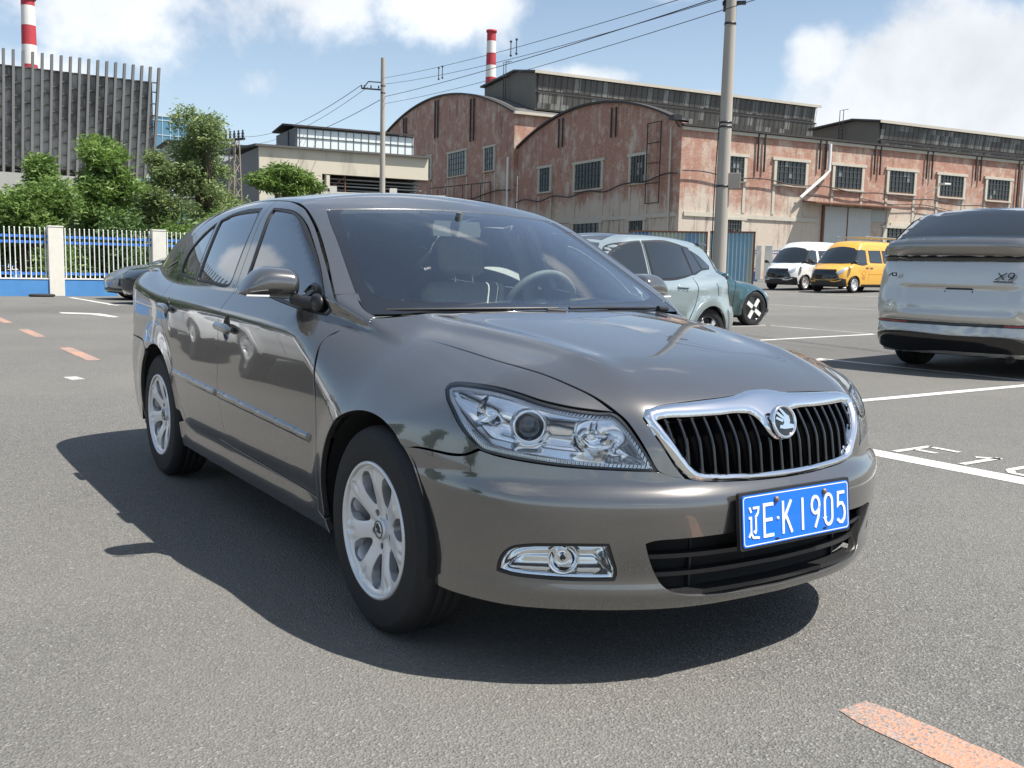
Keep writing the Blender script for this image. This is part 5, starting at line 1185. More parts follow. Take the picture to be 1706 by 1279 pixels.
wins = [(4.27, 5.64)]+[(8.75+5.86*i, 11.60+5.86*i) for i in range(12)]
for i, (s0, s1) in enumerate(wins):
    bwin(fw, 'x', s0, s1, 7.20, 8.86, bars=6 if i else 3)
    for s in (s0-.14, s1+.14): pilaster(fw, 'x', s, 4.85, 6.95)
for s0, s1 in [(4.25, 5.65), (20.43, 23.15), (26.3, 28.9), (32.1, 34.9), (38, 40.8), (43.9, 46.6)]: bwin(fw, 'x', s0, s1, 3.0, 4.30, bars=5)
a = MB(); a.box(.4, 13.2, -.10, -.003, 4.42, 4.72); a.box(21.0, LW, -.10, -.003, 4.42, 4.72); a.build('string_course', M_conct, fw)
dr = MB(); dr.box(13.75, 16.15, -.10, -.02, .05, 5.70); dr.box(16.25, 18.75, -.10, -.02, .05, 5.70); M_gate = NT('gate_sheet'); wv2 = M_gate.node('ShaderNodeTexWave'); wv2.inputs['Scale'].default_value = 3.2; M_gate.link(M_gate.obj(), wv2.inputs['Vector']); M_gate.set(col=M_gate.mix(M_gate.noise(.8, 6, .6), (.42, .44, .42), (.56, .57, .54)), rough=.5); M_gate.bump(wv2.outputs['Fac'], .5, .03)
dr.build('sliding_gate', M_gate.m, fw); a = MB(); a.box(13.55, 13.74, -.18, 0, 0, 5.75); a.box(16.15, 16.25, -.13, -.03, 0, 5.7); a.build('gate_post', M_rust, fw)
a = MB(); a.box(18.8, 20.35, -.08, -.01, 4.70, 5.66); a.build('window', simple('fogged_pane', (.36, .38, .35), .4, var=.15), fw); a = MB(); a.box(20.42, 20.6, -.12, 0, 3.0, 5.7); a.box(18.75, 23.3, -.12, -.0, 4.32, 4.42); a.build('render_strip', M_conct, fw)
a = MB(); a.add([(11.5, -1.5, 5.78), (21.1, -1.5, 5.78), (21.1, -.0, 5.95), (11.5, 0, 5.95), (11.5, -1.5, 5.86), (21.1, -1.5, 5.86), (21.1, 0, 6.05), (11.5, 0, 6.05)], [(0, 3, 2, 1), (4, 5, 6, 7), (0, 1, 5, 4), (1, 2, 6, 5), (2, 3, 7, 6), (3, 0, 4, 7)]); a.build('awning', M_rust, fw)
for s, z0, z1 in [(6.84, 7.9, 10.6), (12.9, 8.45, 10.6), (18.7, 8.4, 10.6), (24.6, 8.4, 10.6), (36.0, 6.4, 10.6), (30.5, 8.6, 10.6), (42.3, 8.4, 10.6)]:
    for d in (0, .62):
        a = MB(); a.tube([(s+d, -.16, z0), (s+d, -.16, z1)], .075, 6); a.build('down_pipe', M_gut, fw)
a = MB(); a.tube([(13.75, -.3, 10.4), (13.8, -.3, 8.4), (13.3, -.32, 7.9), (11.0, -.35, 6.2)], .13, 8); a.build('bent_pipe', M_fwhite, fw); a = MB(); a.tube([(36.6, -.2, 6.4), (36.6, -.2, 10.3)], .12, 8); a.build('down_pipe', M_fwhite, fw)
a = MB(); a.tube([(s, -.28, 7.55-.035*s+.10*math.sin(s*1.05)) for s in np.linspace(0, 36, 60)], .045, 5); a.tube([(s, -.28, 6.9-.03*s+.12*math.sin(s*.8+1)) for s in np.linspace(11, 36, 40)], .03, 5); a.build('wall_cable', M_gut, fw)
# short street-lamp bracket on the long wall
a = MB(); a.tube([(24.7, -.1, 7.2), (24.7, -1.0, 7.6), (24.7, -1.6, 7.9)], .05, 6); a.box(24.5, 25.2, -2.1, -1.5, 7.86, 7.98); a.build('wall_lamp', M_fwhite, fw)
# gable details
for s0, s1, z0, z1, b in [(4.26, 6.21, 7.12, 9.04, 4), (10.42, 14.54, 7.06, 9.10, 7), (18.85, 20.77, 7.28, 9.25, 3)]:
    bwin(fw, 'y', s0, s1, z0, z1, bars=b)
    for s in (s0-.14, s1+.14): pilaster(fw, 'y', s, 4.65, 6.8)
for s0, s1 in [(4.29, 6.18), (10.46, 14.57), (18.9, 20.7)]: bwin(fw, 'y', s0, s1, 2.6, 4.20, bars=5)
a = MB(); a.box(-.10, -.003, .3, 25, 4.36, 4.66); a.build('string_course', M_conct, fw)
for s in (1.0, 7.1, 9.6, 15.3, 17.0, 22.1, 3.4): pilaster(fw, 'y', s, 0, 4.36, wd=.10)
for s in (17.0, 8.7):
    for d in (0, .65):
        a = MB(); a.tube([(-.16, s+d-.3, 10.75), (-.16, s+d-.3, 13.2 if s > 10 else 13.05)], .07, 6); a.build('down_pipe', M_gut, fw)
a = MB(); a.tube([(-.2, 1.0, .4), (-.2, 1.05, 10.7)], .07, 6); a.build('white_pipe', M_conct, fw)
a = MB()
for s in (2.05, 3.75): a.tube([(-.35, s, 5.4), (-.35, s, 11.2)], .045, 5)
for z in np.arange(5.4, 11.3, 1.45): a.tube([(-.35, 2.05, z), (-.35, 3.75, z)], .04, 5)
a.build('wall_ladder', M_gut, fw)
a = MB(); a.tube([(-.28, s, 7.35+.02*s*(s < 6)-.10*min(s, 20)*.22+.14*math.sin(s*1.15)-(.4 if s > 9 else .4*s/9)) for s in np.linspace(0, 25, 50)], .055, 5); a.build('wall_cable', M_gut, fw)
a = MB(); a.box(-.9, -.2, -.2, .35, 11.0, 11.35); a.tube([(-.5, .1, 10.9), (-.1, .2, 10.6)], .05, 6); a.build('floodlight', M_black, fw)
# taller bay to the left
fl2 = thing('brick_hall', 'taller brick hall with a broad arched gable, left of the long brick works', 'building', (KX, KY, KZ), KA)
X2 = -.4; top2 = gable(fl2, X2, 25.25, 64.5, 14.70, 14.90, 18.62, M_brick2)
a = MB(); a.box(.01, LW, 25.25, 25.6, 9, 14.7); a.build('side_wall', M_brick, fl2)
a = MB(); v = []
for y, z in top2: v += [(.1, y, z+.1), (LW, y, z+.1)]
a.add(v, [(i*2, i*2+1, i*2+3, i*2+2) for i in range(len(top2)-1)], True); a.build('roof', M_roofd, fl2); a = MB(); a.box(-.6, LW, 24.85, 25.25, 14.55, 14.8); a.build('gutter', M_conct, fl2)
for s0, s1, z0, z1, b in [(29.4, 31.4, 9.9, 12.0, 3), (36.0, 40.4, 9.95, 12.25, 6), (45.4, 49.8, 10.15, 12.45, 6), (55.1, 57.4, 10.3, 12.4, 3)]:
    bwin(fl2, 'y', s0, s1, z0, z1, X=X2, bars=b, sur=.3)
    for s in (s0-.2, s1+.2): pilaster(fl2, 'y', s, 6.0, 9.6, X2)
for s, z0, z1 in [(34.0, 13.0, 17.2), (43.3, 14.3, 18.3), (52.9, 13.9, 17.6)]:
    for d in (0, .8): a = MB(); a.tube([(X2-.16, s+d, z0), (X2-.16, s+d, z1)], .085, 6); a.build('down_pipe', M_gut, fl2)
a = MB(); a.tube([(X2-.3, 25.9, 2), (X2-.3, 25.9, 10.7)], .11, 8); a.build('corner_pipe', M_fwhite, fl2)
a = MB()
for s in np.linspace(27.7, 42.7, 8): a.tube([(X2-1.2, s, 6.4), (X2-1.2, s, 8.5)], .04, 5)
a.tube([(X2-1.2, 27.7, 8.45), (X2-1.2, 42.7, 8.75)], .05, 5); a.tube([(X2-1.2, 27.7, 6.6), (X2-1.2, 42.7, 8.0)], .05, 5); a.build('stair_railing', M_gut, fl2)
a = MB(); a.tube([(X2-.3, s, 7.6-.02*(s-25)+.2*math.sin(s*.5)) for s in np.linspace(25.3, 50, 30)], .06, 5); a.build('wall_cable', M_gut, fl2)
for s in (30.4, 50.8, 34.4, 41.9): pilaster(fl2, 'y', s, 0, 6, X2, .12)
def monitor(label, x0, x1, y0, y1, z0, z1, rise, rows=2):
    """raised roof lantern: rendered end wall, two rows of patched glazing down the long side"""
    t = thing('roof_lantern', label, 'roof lantern', (KX, KY, KZ), KA, 'roof lanterns of the brick works'); ym = (y0+y1)/2; M_end = simple('end_render', (.185, .165, .135), .85, var=.08, vs=1)
    a = MB(); poly = [(y0, z0), (y0, z1), (y0+(y1-y0)*.35, z1+rise), (y1, z1+rise*.3), (y1, z0)]; k = len(poly); a.add([(x0, y, z) for y, z in poly]+[(x1, y, z) for y, z in poly], [tuple(range(k)), tuple(range(k, 2*k))[::-1]]+[(i, k+i, k+(i+1) % k, (i+1) % k) for i in range(k)]); a.build('end_wall', M_end, t)
    a = MB(); a.add([(x0-.4, y0-.5, z1-.05), (x1+.4, y0-.5, z1-.05), (x1+.4, y0+(y1-y0)*.35, z1+rise+.05), (x0-.4, y0+(y1-y0)*.35, z1+rise+.05), (x1+.4, y1+.3, z1+rise*.3+.05), (x0-.4, y1+.3, z1+rise*.3+.05)]+[(x0-.4, y0-.5, z1+.12), (x1+.4, y0-.5, z1+.12), (x1+.4, y0+(y1-y0)*.35, z1+rise+.22), (x0-.4, y0+(y1-y0)*.35, z1+rise+.22), (x1+.4, y1+.3, z1+rise*.3+.22), (x0-.4, y1+.3, z1+rise*.3+.22)], [(0, 3, 2, 1), (3, 5, 4, 2), (6, 7, 8, 9), (9, 8, 10, 11), (0, 1, 7, 6), (0, 6, 9, 3), (3, 9, 11, 5), (1, 2, 8, 7), (2, 4, 10, 8), (5, 11, 10, 4)]); a.build('roof', M_roofd, t)
    a = MB(); a.box(x0-.4, x1+.4, y0-.56, y0-.5, z1-.14, z1+.13); a.build('eaves_board', M_conct, t)
    hh = (z1-z0)/rows
    for r_ in range(rows):
        a = MB(); zb = z0+hh*r_+.12; a.add([(x0+.15, y0-.02-.05, zb), (x1-.15, y0-.02-.05, zb), (x1-.15, y0-.28, zb+hh-.3), (x0+.15, y0-.28, zb+hh-.3)], [(0, 1, 2, 3)]); a.box(x0+.15, x1-.15, y0-.03, y0-.004, zb, zb+hh-.28); a.build('glazing', M_mon, t)
        a = MB(); a.box(x0, x1, y0-.32, y0-.01, zb+hh-.30, zb+hh-.16); n = int((x1-x0)/.65)
        for i in range(n+1): x = x0+(x1-x0)*i/n; a.add([(x-.025, y0-.09, zb), (x+.025, y0-.09, zb), (x+.025, y0-.31, zb+hh-.3), (x-.025, y0-.31, zb+hh-.3)], [(0, 1, 2, 3)])
        a.build('glazing_bars', M_gut, t)
    for x in (x0-.5,):
        a = MB()
        for d in (-.25, .25): a.tube([(x, ym+d, z0), (x, ym+d, z1+rise+1.2), (x+.6, ym+d, z1+rise+1.3)], .04, 5)
        for z in np.arange(z0+.3, z1+rise, .4): a.tube([(x, ym-.25, z), (x, ym+.25, z)], .03, 5)
        a.build('roof_ladder', M_gut, t)
    return t
monitor('long dark-glazed roof lantern above the arched brick gable, with an end ladder', 2.3, 37.3, 26.3, 37.6, 15.35, 18.75, .65)
monitor('second roof lantern further right behind the long brick wall', 33.6, 84, 13.6, 22.6, 11.9, 15.35, .45)
# pale warehouse with a glazed lantern, in the same frame
wh_ = thing('warehouse', 'cream warehouse with a white glazed lantern, left of the brick gable', 'building', (KX, KY, 0), KA)
M_cream = NT('cream_render'); nz = M_cream.noise(.8, 6, .6, stretch=(1, 1, .25)); M_cream.set(col=M_cream.mix(M_cream.rng(nz, .52, .72, 0, .55), (.56, .51, .40), (.24, .22, .18)), rough=.85); M_cream = M_cream.m; M_grey = NT('grey_cladding'); wv3 = M_grey.node('ShaderNodeTexWave'); wv3.bands_direction = 'Y'; wv3.inputs['Scale'].default_value = 1.2; M_grey.link(M_grey.obj(), wv3.inputs['Vector']); M_grey.set(col=(.17, .175, .18), rough=.6); M_grey.bump(wv3.outputs['Fac'], .6, .05); M_grey = M_grey.m
a = MB(); a.box(-27.3, -15, 10.37, 10.6, 7.28, 8.85); a.box(-27.3, -22.95, 10.37, 10.6, .3, 7.28); a.build('long_wall', M_cream, wh_); a = MB(); a.box(-27.3, -15, 10.61, 24, 7.3, 8.8); a.box(-27.29, -27.0, 10.61, 24, 0, 8.8); a.build('end_wall', M_grey, wh_)
a = MB(); a.add([(-27.6, 10.1, 8.84), (-15, 10.1, 8.84), (-15, 24, 9.5), (-27.6, 24, 9.5), (-27.6, 10.1, 8.98), (-15, 10.1, 8.98), (-15, 24, 9.64), (-27.6, 24, 9.64)], [(0, 3, 2, 1), (4, 5, 6, 7), (0, 1, 5, 4), (1, 2, 6, 5), (2, 3, 7, 6), (3, 0, 4, 7)]); a.build('roof', M_roofd, wh_)
a = MB(); a.box(-24.0, -15, 13.37, 19.15, 8.8, 10.7); a.build('lantern_wall', M_grey, wh_); a = MB(); a.box(-23.9, -15.05, 13.30, 13.36, 9.3, 10.6); t = NT('white_glazing'); t.set(col=t.mix(t.noise(.9, 3), (.66, .72, .70), (.80, .84, .82)), rough=.25, coat=.4); a.build('lantern_glazing', t.m, wh_)
a = MB(); a.add([(-24.25, 13.1, 10.72), (-15, 13.1, 10.72), (-15, 16.2, 11.15), (-24.25, 16.2, 11.15), (-24.25, 19.4, 10.9), (-15, 19.4, 10.9), (-24.25, 13.1, 10.84), (-15, 13.1, 10.84), (-15, 16.2, 11.28), (-24.25, 16.2, 11.28), (-24.25, 19.4, 11.02), (-15, 19.4, 11.02)], [(0, 3, 2, 1), (3, 4, 5, 2), (6, 7, 8, 9), (9, 8, 11, 10), (0, 1, 7, 6), (0, 6, 9, 3), (3, 9, 10, 4), (4, 10, 11, 5), (1, 2, 8, 7), (2, 5, 11, 8)]); a.build('lantern_roof', M_gut, wh_)
a = MB()
for x in np.arange(-23.75, -15, .575): a.box(x-.02, x+.02, 13.26, 13.30, 9.25, 10.65)
a.box(-23.9, -15, 13.25, 13.30, 9.98, 10.03); a.box(-23.9, -15, 13.25, 13.3, 9.22, 9.3); a.build('lantern_bars', M_bars, wh_)
a = MB(); a.box(-24.05, -24.0, 15.2, 15.7, 9.3, 9.6); a.tube([(-24.12, 15.0, 9.5), (-24.12, 15.0, 10.6)], .05, 5); a.build('wall_fitting', M_black, wh_)
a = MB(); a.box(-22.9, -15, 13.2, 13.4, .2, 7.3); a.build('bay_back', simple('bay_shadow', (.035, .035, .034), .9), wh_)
for k, z in enumerate(np.arange(5.6, 7.2, .24)):
    a = MB(); a.box(-22.6, -15.2, 11.2+.35*(k % 2), 12.6, z-.04, z+.04); a.build('rack_shelf', simple('rack_pale', (.30, .31, .30), .6), wh_)
a = MB(); a.box(-22.7, -22.5, 10.5, 10.7, .3, 7.28); a.box(-22.64, -22.40, 10.37, 10.5, 6.3, 7.2); a.build('bay_post', M_cream, wh_); a = MB(); a.tube([(-21.23, 10.6, .5), (-21.23, 10.6, 7.25)], .05, 6); a.tube([(-21.2, 10.7, 7.2), (-22.3, 10.7, 6.3)], .05, 6); a.build('steel_post', M_rust, wh_)
# a farther low roof left of the lantern
fr_ = thing('far_shed', 'low pale shed roof far behind the cream warehouse', 'building', (KX, KY, 0), KA); a = MB(); a.box(-31, -23, 24.5, 30, 6, 10.2); a.build('shed_wall', simple('far_pale', (.45, .50, .52), .6), fr_); a = MB(); a.box(-31.3, -22.8, 24.2, 30.2, 10.2, 10.4); a.build('roof', M_gut, fr_)

# ================================================================== other vehicles
def gsurf(p):
    W = Spl(p['W']); Pz = Spl(p['P']); ZH = Spl(p['ZH']); XF = Spl(p['XF']); XR = Spl(p['XR']); ZG = Spl(p['ZG']); WS = Spl(p['WS']); RW = Spl(p['RW'])
    DF = Spl(p.get('DF', [(0, 0), (.4, .05), (.6, .15), (.75, .33), (.85, .56), (.95, .9)])); DR = Spl(p.get('DR', [(0, 0), (.4, .03), (.6, .08), (.75, .19), (.85, .38), (.95, .7)]))
    yg, sl, arch, wb, zb, kk, zs = p['yg'], p['sl'], p['arch'], p['wb'], p['zb'], p.get('k', .10), p.get('zs', .9); cr = p.get('crown', .03)
    ra = p.get('r', .34)
    def F(P):
        x = P[:, 0]; y = np.abs(P[:, 1]); z = P[:, 2]; rf = np.hypot(x, z-ra); rr = np.hypot(x+wb, z-ra)
        fl = p.get('flare', .02)*((1-sstep(arch+.02, arch+.16, rf))+(1-sstep(arch+.02, arch+.16, rr)))
        q = z-zs; q = .5*(q+np.sqrt(q*q+.0004)); hol = p.get('hollow', .02)*np.exp(-((z-.48)/.13)**2)*sstep(-wb+.3, -wb+.7, x)*sstep(-.3, -.7, x)
        side = y-(W(x)+Pz(z)+fl-p.get('shs', .3)*q-hol)
        top = z-(ZH(x)-cr*(y/.6)**2-.10*np.maximum(y-.55, 0)); front = (x-(XF(z)-DF(y)))*.85; rear = (XR(z)+DR(y)-x)*.85; f = smax(side, top, kk); f = smax(f, front, kk); f = smax(f, rear, kk); f = smax(f, zb-z, .04)
        gs = (y-(yg-sl*(z-1.0)-.10*np.maximum(z-1.0, 0)**2-p.get('pinch', .0)*np.maximum(-x-wb*.6, 0)**2))*.95; gt = z-(ZG(x)-.04*(y/.6)**2); gw = (x-(WS(z)-.13*(y/.69)**2))*p.get('gwk', .5); gr_ = (RW(z)+.10*(y/.69)**2-x)*p.get('grk', .6)
        g = smax(gs, gt, p.get('kr', .10)); g = smax(g, gw, .05); g = smax(g, gr_, .05); g = smax(g, -(top+.06), .02); g = smax(g, .72-z, .02); return smin(f, g, .04)
    return Surf(F)
class Caps:   # closed body sampled from an inner axis
    def __init__(s, x0, x1, zc, n1=84, n2=16, nf=92):
        us = [(x, 0.) for x in np.linspace(x0, x1, n1)]; t = np.linspace(0, 90, n2+1)[1:]; us = [(x0, -a) for a in t[::-1]]+us+[(x1, a) for a in t]; ph = np.linspace(0, 360, nf+1)[:-1]; O = []; D = []
        for x, ps in us:
            for q in ph: c = math.cos(R(ps)); D.append((math.sin(R(ps)), c*math.cos(R(q)), c*math.sin(R(q)))); O.append((x, 0, zc))
        s.O = np.array(O); s.D = np.array(D); s.nu = len(us); s.nf = nf
def caps_body(surf, x0, x1, zc, wb, arch, ra, zlow, n1=84, nf=92, hw=.6):
    c = Caps(x0, x1, zc, n1, 16, nf); t = surf.cast(c.O+c.D*3.6, -c.D, tmax=3.6, n=240); t = np.where(np.isnan(t), 3.5, t); P = c.O+c.D*(3.6-t)[:, None]; Nn = surf.N(P); nu, nf = c.nu, c.nf; F = []; mi = []
    for i in range(nu-1):
        for j in range(nf):
            q = (i*nf+j, i*nf+(j+1) % nf, (i+1)*nf+(j+1) % nf, (i+1)*nf+j); m = P[list(q)].mean(0)
            if abs(m[1]) > hw and (math.hypot(m[0], m[2]-ra) < arch or math.hypot(m[0]+wb, m[2]-ra) < arch): continue
            F.append(q); mi.append(1 if m[2] < zlow else 0)
    a, b, d = P[[f[0] for f in F]], P[[f[1] for f in F]], P[[f[2] for f in F]]; n = np.cross(b-a, d-a); fl = np.sum(n*(Nn[[f[0] for f in F]]), 1) < 0
    F = [f[::-1] if k else f for f, k in zip(F, fl)]; return (P, F, Nn), mi
def wheel2(parent, x, y, r, w, side, style, mat=None):
    mat = mat or M_alloy; rr = r*.70
    a = MB(); a.lathe([(0, -.02), (rr*.7, -.02), (rr*.7, .0), (0, .01)], 20); wh = a.build('wheel', M_disc, parent); wh.location = (x, y, r); wh.rotation_euler = (R(90*side), 0, 0)
    tyre_mb(r, w, rr).build('tyre', M_rubber, wh); h = w/2; zo = h-.004
    a = MB(); a.lathe([(rr, zo-.01), (rr, zo), (rr-.012, zo), (rr-.022, zo-.03), (rr-.03, -h)], 40)
    if style == 'blade':
        a.lathe([(0, h-.03), (rr*.95, h-.045)], 32); rim = a.build('rim', M_gloss, wh); b = MB()
        for k in range(4): b.prism([(-.035, rr*.20), (.045, rr*.22), (.05, rr*.93), (-.04, rr*.95)], h-.03, h-.008, Matrix.Rotation(R(45+90*k+12), 4, 'Z'))
        b.build('blade', M_fwhite, rim)
    elif style == 'steel':
        a.lathe([(0, .03), (rr*.3, .03), (rr*.45, h*.55), (rr*.75, h*.7), (rr*.95, h*.3)], 32); rim = a.build('rim', mat, wh); b = MB()
        for k in range(8): b.lathe([(0, h*.72), (rr*.085, h*.72)], 8, Matrix.Rotation(R(45*k), 4, 'Z') @ Matrix.Translation((rr*.66, 0, .004)))
        b.build('rim_hole', M_dark, rim)
    elif style == 'ring':
        a.lathe([(rr*.5, h-.02), (rr*.62, h-.015), (rr*.5, h-.02)], 32); a.lathe([(0, h-.03), (rr*.9, h-.05)], 24)
        rim = a.build('rim', M_gloss, wh); b = MB(); b.lathe([(rr*.42, h-.025), (rr*.60, h-.010), (rr*.62, h-.02)], 32)
        for k in range(5): b.prism([(-.02, rr*.55), (.02, rr*.55), (.045, rr*.97), (-.045, rr*.97)], h-.035, h-.015, Matrix.Rotation(R(72*k), 4, 'Z'))
        b.build('rim_face', mat, rim)
    else:
        for k in range(5):
            M5 = Matrix.Rotation(R(72*k), 4, 'Z')
            for d in (-.045, .045): a.prism([(d*.4-.012, .02), (d*.4+.012, .02), (d+.018, rr*.96), (d-.018, rr*.96)], h-.05, h-.02, M5)
        a.lathe([(0, h-.02), (.05, h-.022), (.06, h-.05)], 16); a.build('rim', mat, wh)
    return wh
def vehicle(name, label, cat, p, paint_m, pos, heading, anchor, scale=1.0, group=None, low_mat=None, n1=84, style='spoke', both=True, wheels=True):
    """anchor: local (x, y) point that stands at world pos"""
    h = R(heading); ax, ay = anchor[0]*scale, anchor[1]*scale; lx = pos[0]-(ax*math.cos(h)-ay*math.sin(h)); ly = pos[1]-(ax*math.sin(h)+ay*math.cos(h))
    t = thing(name, label, cat, (lx, ly, pos[2] if len(pos) > 2 else 0), h, group); t.scale = (scale,)*3
    S = gsurf(p); d, mi = caps_body(S, p['ax'][0], p['ax'][1], p.get('zc', .62), p['wb'], p['arch'], p['r'], p['zlow'], n1=n1)
    b = mk('body', d, [paint_m, low_mat or M_black], t); b.data.polygons.foreach_set('material_index', mi); b.data.update()
    hw = max(q[1] for q in p['W'])
    for sg in (-1, 1):
        mm = mirror if sg > 0 else (lambda q: q)
        for cx in (0, -p['wb']):
            out = [(cx+(p['arch']+p.get('lip', .045))*math.cos(t_), -.9, p['r']+(p['arch']+p.get('lip', .045))*math.sin(t_)) for t_ in np.linspace(R(-18), R(198), 34)]+[(cx+(p['arch']-.02)*math.cos(t_), -.9, p['r']+(p['arch']-.02)*math.sin(t_)) for t_ in np.linspace(R(198), R(-18), 34)]
            mk('arch_lip', mm(patch_mesh(S, SIDE, out, step=.025, off=.006, skirt=.03)), p.get('lipmat', paint_m), b)
            a = MB(); T = Matrix.Translation((cx, sg*(hw-.03), p['r'])) @ Matrix.Rotation(R(-90 if sg < 0 else 90), 4, 'X'); a.lathe([(p['arch']+.005, 0), (p['arch']+.005, .32), (.1, .32)], 20, T, R(180 if sg < 0 else 0), R(360 if sg < 0 else 180)); a.build('wheel_arch_liner', M_dark, b)
            wheel2(t, cx, sg*(hw-.02-p.get('tw', .22)/2), p['r'], p.get('tw', .22), -sg, style)
        for w_ in p.get('win', []):
            q = [(x, -.8, z) for x, z in w_]; c = np.array(q).mean(0); big = [tuple(c+(np.array(v)-c)*(1+.03/max(.1, np.linalg.norm((np.array(v)-c)[[0, 2]])))) for v in q]
            mk('window_trim', mm(patch_mesh(S, SIDE, big, step=.04, off=.003, skirt=.012)), M_black, b); mk('window', mm(patch_mesh(S, SIDE, q, step=.04, off=.006, skirt=0)), p.get('glass', M_pglass), b)
        for sm in p.get('seam', []):
            a2 = [(x, -.9, z) for x, z in sm]; P2 = SIDE.to2(np.array(a2)); st = smooth2(P2, .03, closed=False); tt = np.gradient(st, axis=0); tt /= np.linalg.norm(tt, axis=1, keepdims=True); nn = np.stack([-tt[:, 1], tt[:, 0]], 1)*.0035; loop = np.concatenate([st+nn, (st-nn)[::-1]]); O, D = SIDE.rays(loop); tq = S.cast(O, D, tmax=9.5, n=240); PP = O+D*tq[:, None]; PP = PP+S.N(PP)*.0025; k = len(st); ff = [(i, i+1, 2*k-2-i, 2*k-1-i) for i in range(k-1)]
            mk('door_seam', mm((PP, ff, S.N(PP))), M_dark, b)
        for (hx, hz) in p.get('handle', []):
            q = [(hx-.11, -.9, hz+.012), (hx+.10, -.9, hz+.016), (hx+.11, -.9, hz-.010), (hx-.09, -.9, hz-.016)]; mk('door_handle', mm(patch_mesh(S, SIDE, q, step=.02, off=.028, skirt=.028)), p.get('hmat', paint_m), b)
        if 'mir' in p:
            mx, mz = p['mir']; a = MB(); a.ball((mx, sg*(hw+.08), mz), .075, .115, .075, 10); a.tube([(mx+.04, sg*(hw-.10), mz-.06), (mx+.02, sg*(hw+.02), mz-.04)], .03, 8); a.build('door_mirror', p.get('mmat', paint_m), b)
    a = MB(); a.box(-p['wb']-.5, .5, -.62, .62, p['zb']-.03, p['zb']+.25); a.build('floor_pan', M_dark, t)
    t['_w'] = 0; del t['_w']
    return t, b, S
def spatch(S, par, name, chart, pts, mat, off=.005, step=.03, sk=.012, both=False, holes=()):
    d = patch_mesh(S, chart, pts, holes, step=step, off=off, skirt=sk); o = mk(name, d, mat, par)
    if both: mk(name, mirror(d), mat, par)
    return o
REARC = PlaneChart((1, 0, 0))
M_pglass = simple('privacy_glass', (.012, .015, .016), .05, 0, 1.0)
M_lglass = simple('light_tint_glass', (.13, .18, .17), .06, 0, 1.0)
M_mint = paint('pale_mint_silver', (.40, .47, .46), .55, .30, .05); M_teal = paint('deep_teal_paint', (.015, .085, .095), .5, .28, .08); M_silv = paint('silver_paint', (.56, .54, .495), .40, .30, .04); M_wht = simple('white_paint', (.74, .75, .75), .3, 0, 1.0); M_yel = simple('yellow_paint', (.74, .39, .045), .35, 0, .9); M_blk = simple('black_paint', (.012, .013, .016), .2, .2, 1.0); M_gry = paint('grey_silver_paint', (.20, .22, .23), .6, .3, .05)
M_lampg = simple('lamp_cluster', (.55, .57, .58), .12, .6, 1.0)
PZ = [(.15, -.08), (.3, -.045), (.45, -.012), (.6, 0), (.8, -.004), (1.0, -.02), (1.2, -.08)]
HATCH = dict(W=[(-3.6, .80), (-3.2, .865), (-2.7, .90), (-1.3, .90), (0, .90), (.5, .86), (.9, .78)], P=PZ, ZH=[(.95, .60), (.7, .80), (.3, .93), (-.2, 1.02), (-.7, 1.05), (-2.4, 1.09), (-3.1, 1.13), (-3.5, 1.10)],
    XF=[(.2, .80), (.4, .86), (.6, .87), (.75, .84), (.95, .60)], XR=[(.2, -3.40), (.4, -3.50), (.62, -3.52), (.8, -3.44), (1.0, -3.42), (1.15, -3.36)], ZG=[(-.5, 1.25), (-1.0, 1.46), (-1.6, 1.545), (-2.2, 1.545), (-2.8, 1.49), (-3.2, 1.42)],
    WS=[(.95, -.15), (1.2, -.62), (1.45, -1.18)], RW=[(.95, -3.46), (1.15, -3.34), (1.44, -2.98), (1.5, -2.9)], yg=.865, sl=.30, arch=.385, wb=2.7, zb=.19, zs=.93, shs=.25, r=.345, zlow=.25, ax=(-2.9, .25), flare=.03, lip=.06, pinch=.10,
    win=[[(-.62, 1.04), (-.85, 1.20), (-1.15, 1.36), (-1.42, 1.42), (-1.56, 1.435), (-1.56, 1.02)], [(-1.67, 1.02), (-1.65, 1.437), (-2.05, 1.435), (-2.32, 1.41), (-2.46, 1.08), (-2.1, 1.04)], [(-2.50, 1.085), (-2.375, 1.40), (-2.52, 1.365), (-2.72, 1.14)], [(-2.76, 1.15), (-2.56, 1.355), (-2.75, 1.29), (-2.97, 1.19), (-2.95, 1.155)]],
    seam=[[(-1.61, 1.44), (-1.62, 1.0), (-1.62, .6), (-1.60, .3)], [(-2.48, 1.08), (-2.42, .80), (-2.27, .55), (-2.2, .32)], [(-2.85, .98), (-2.86, .80)]], handle=[(-2.18, .93), (-1.30, .91)], mir=(-.62, 1.03), glass=M_pglass)
# --- pale mint-silver hatchback
hb, hbb, HS = vehicle('hatchback_car', 'pale mint-silver hatchback seen behind the saloon windscreen', 'car', HATCH, M_mint, (-5.86, 6.42), 278, (-2.7, .885), style='ring')
spatch(HS, hbb, 'windscreen', PlaneChart((-.6, 0, -.8), (1, 0, 0)), sym([(-.20, 0, 1.0), (-.24, -.3, 1.0), (-.36, -.62, 1.0), (-.42, -.68, 1.02), (-1.0, -.58, 1.36), (-1.13, -.50, 1.42), (-1.16, 0, 1.45)]), M_pglass)
spatch(HS, hbb, 'rear_window', PlaneChart((.8, 0, -.6), (0, 0, 1)), sym([(-3.38, 0, 1.10), (-3.36, -.60, 1.10), (-3.1, -.56, 1.36), (-3.0, 0, 1.42)]), M_pglass)
a = MB(); a.prism([(-2.85, -.56), (-3.08, -.50), (-3.12, 0), (-3.08, .50), (-2.85, .56)], 1.425, 1.46); a.build('roof_spoiler', M_blk, hbb, bevel=.01)
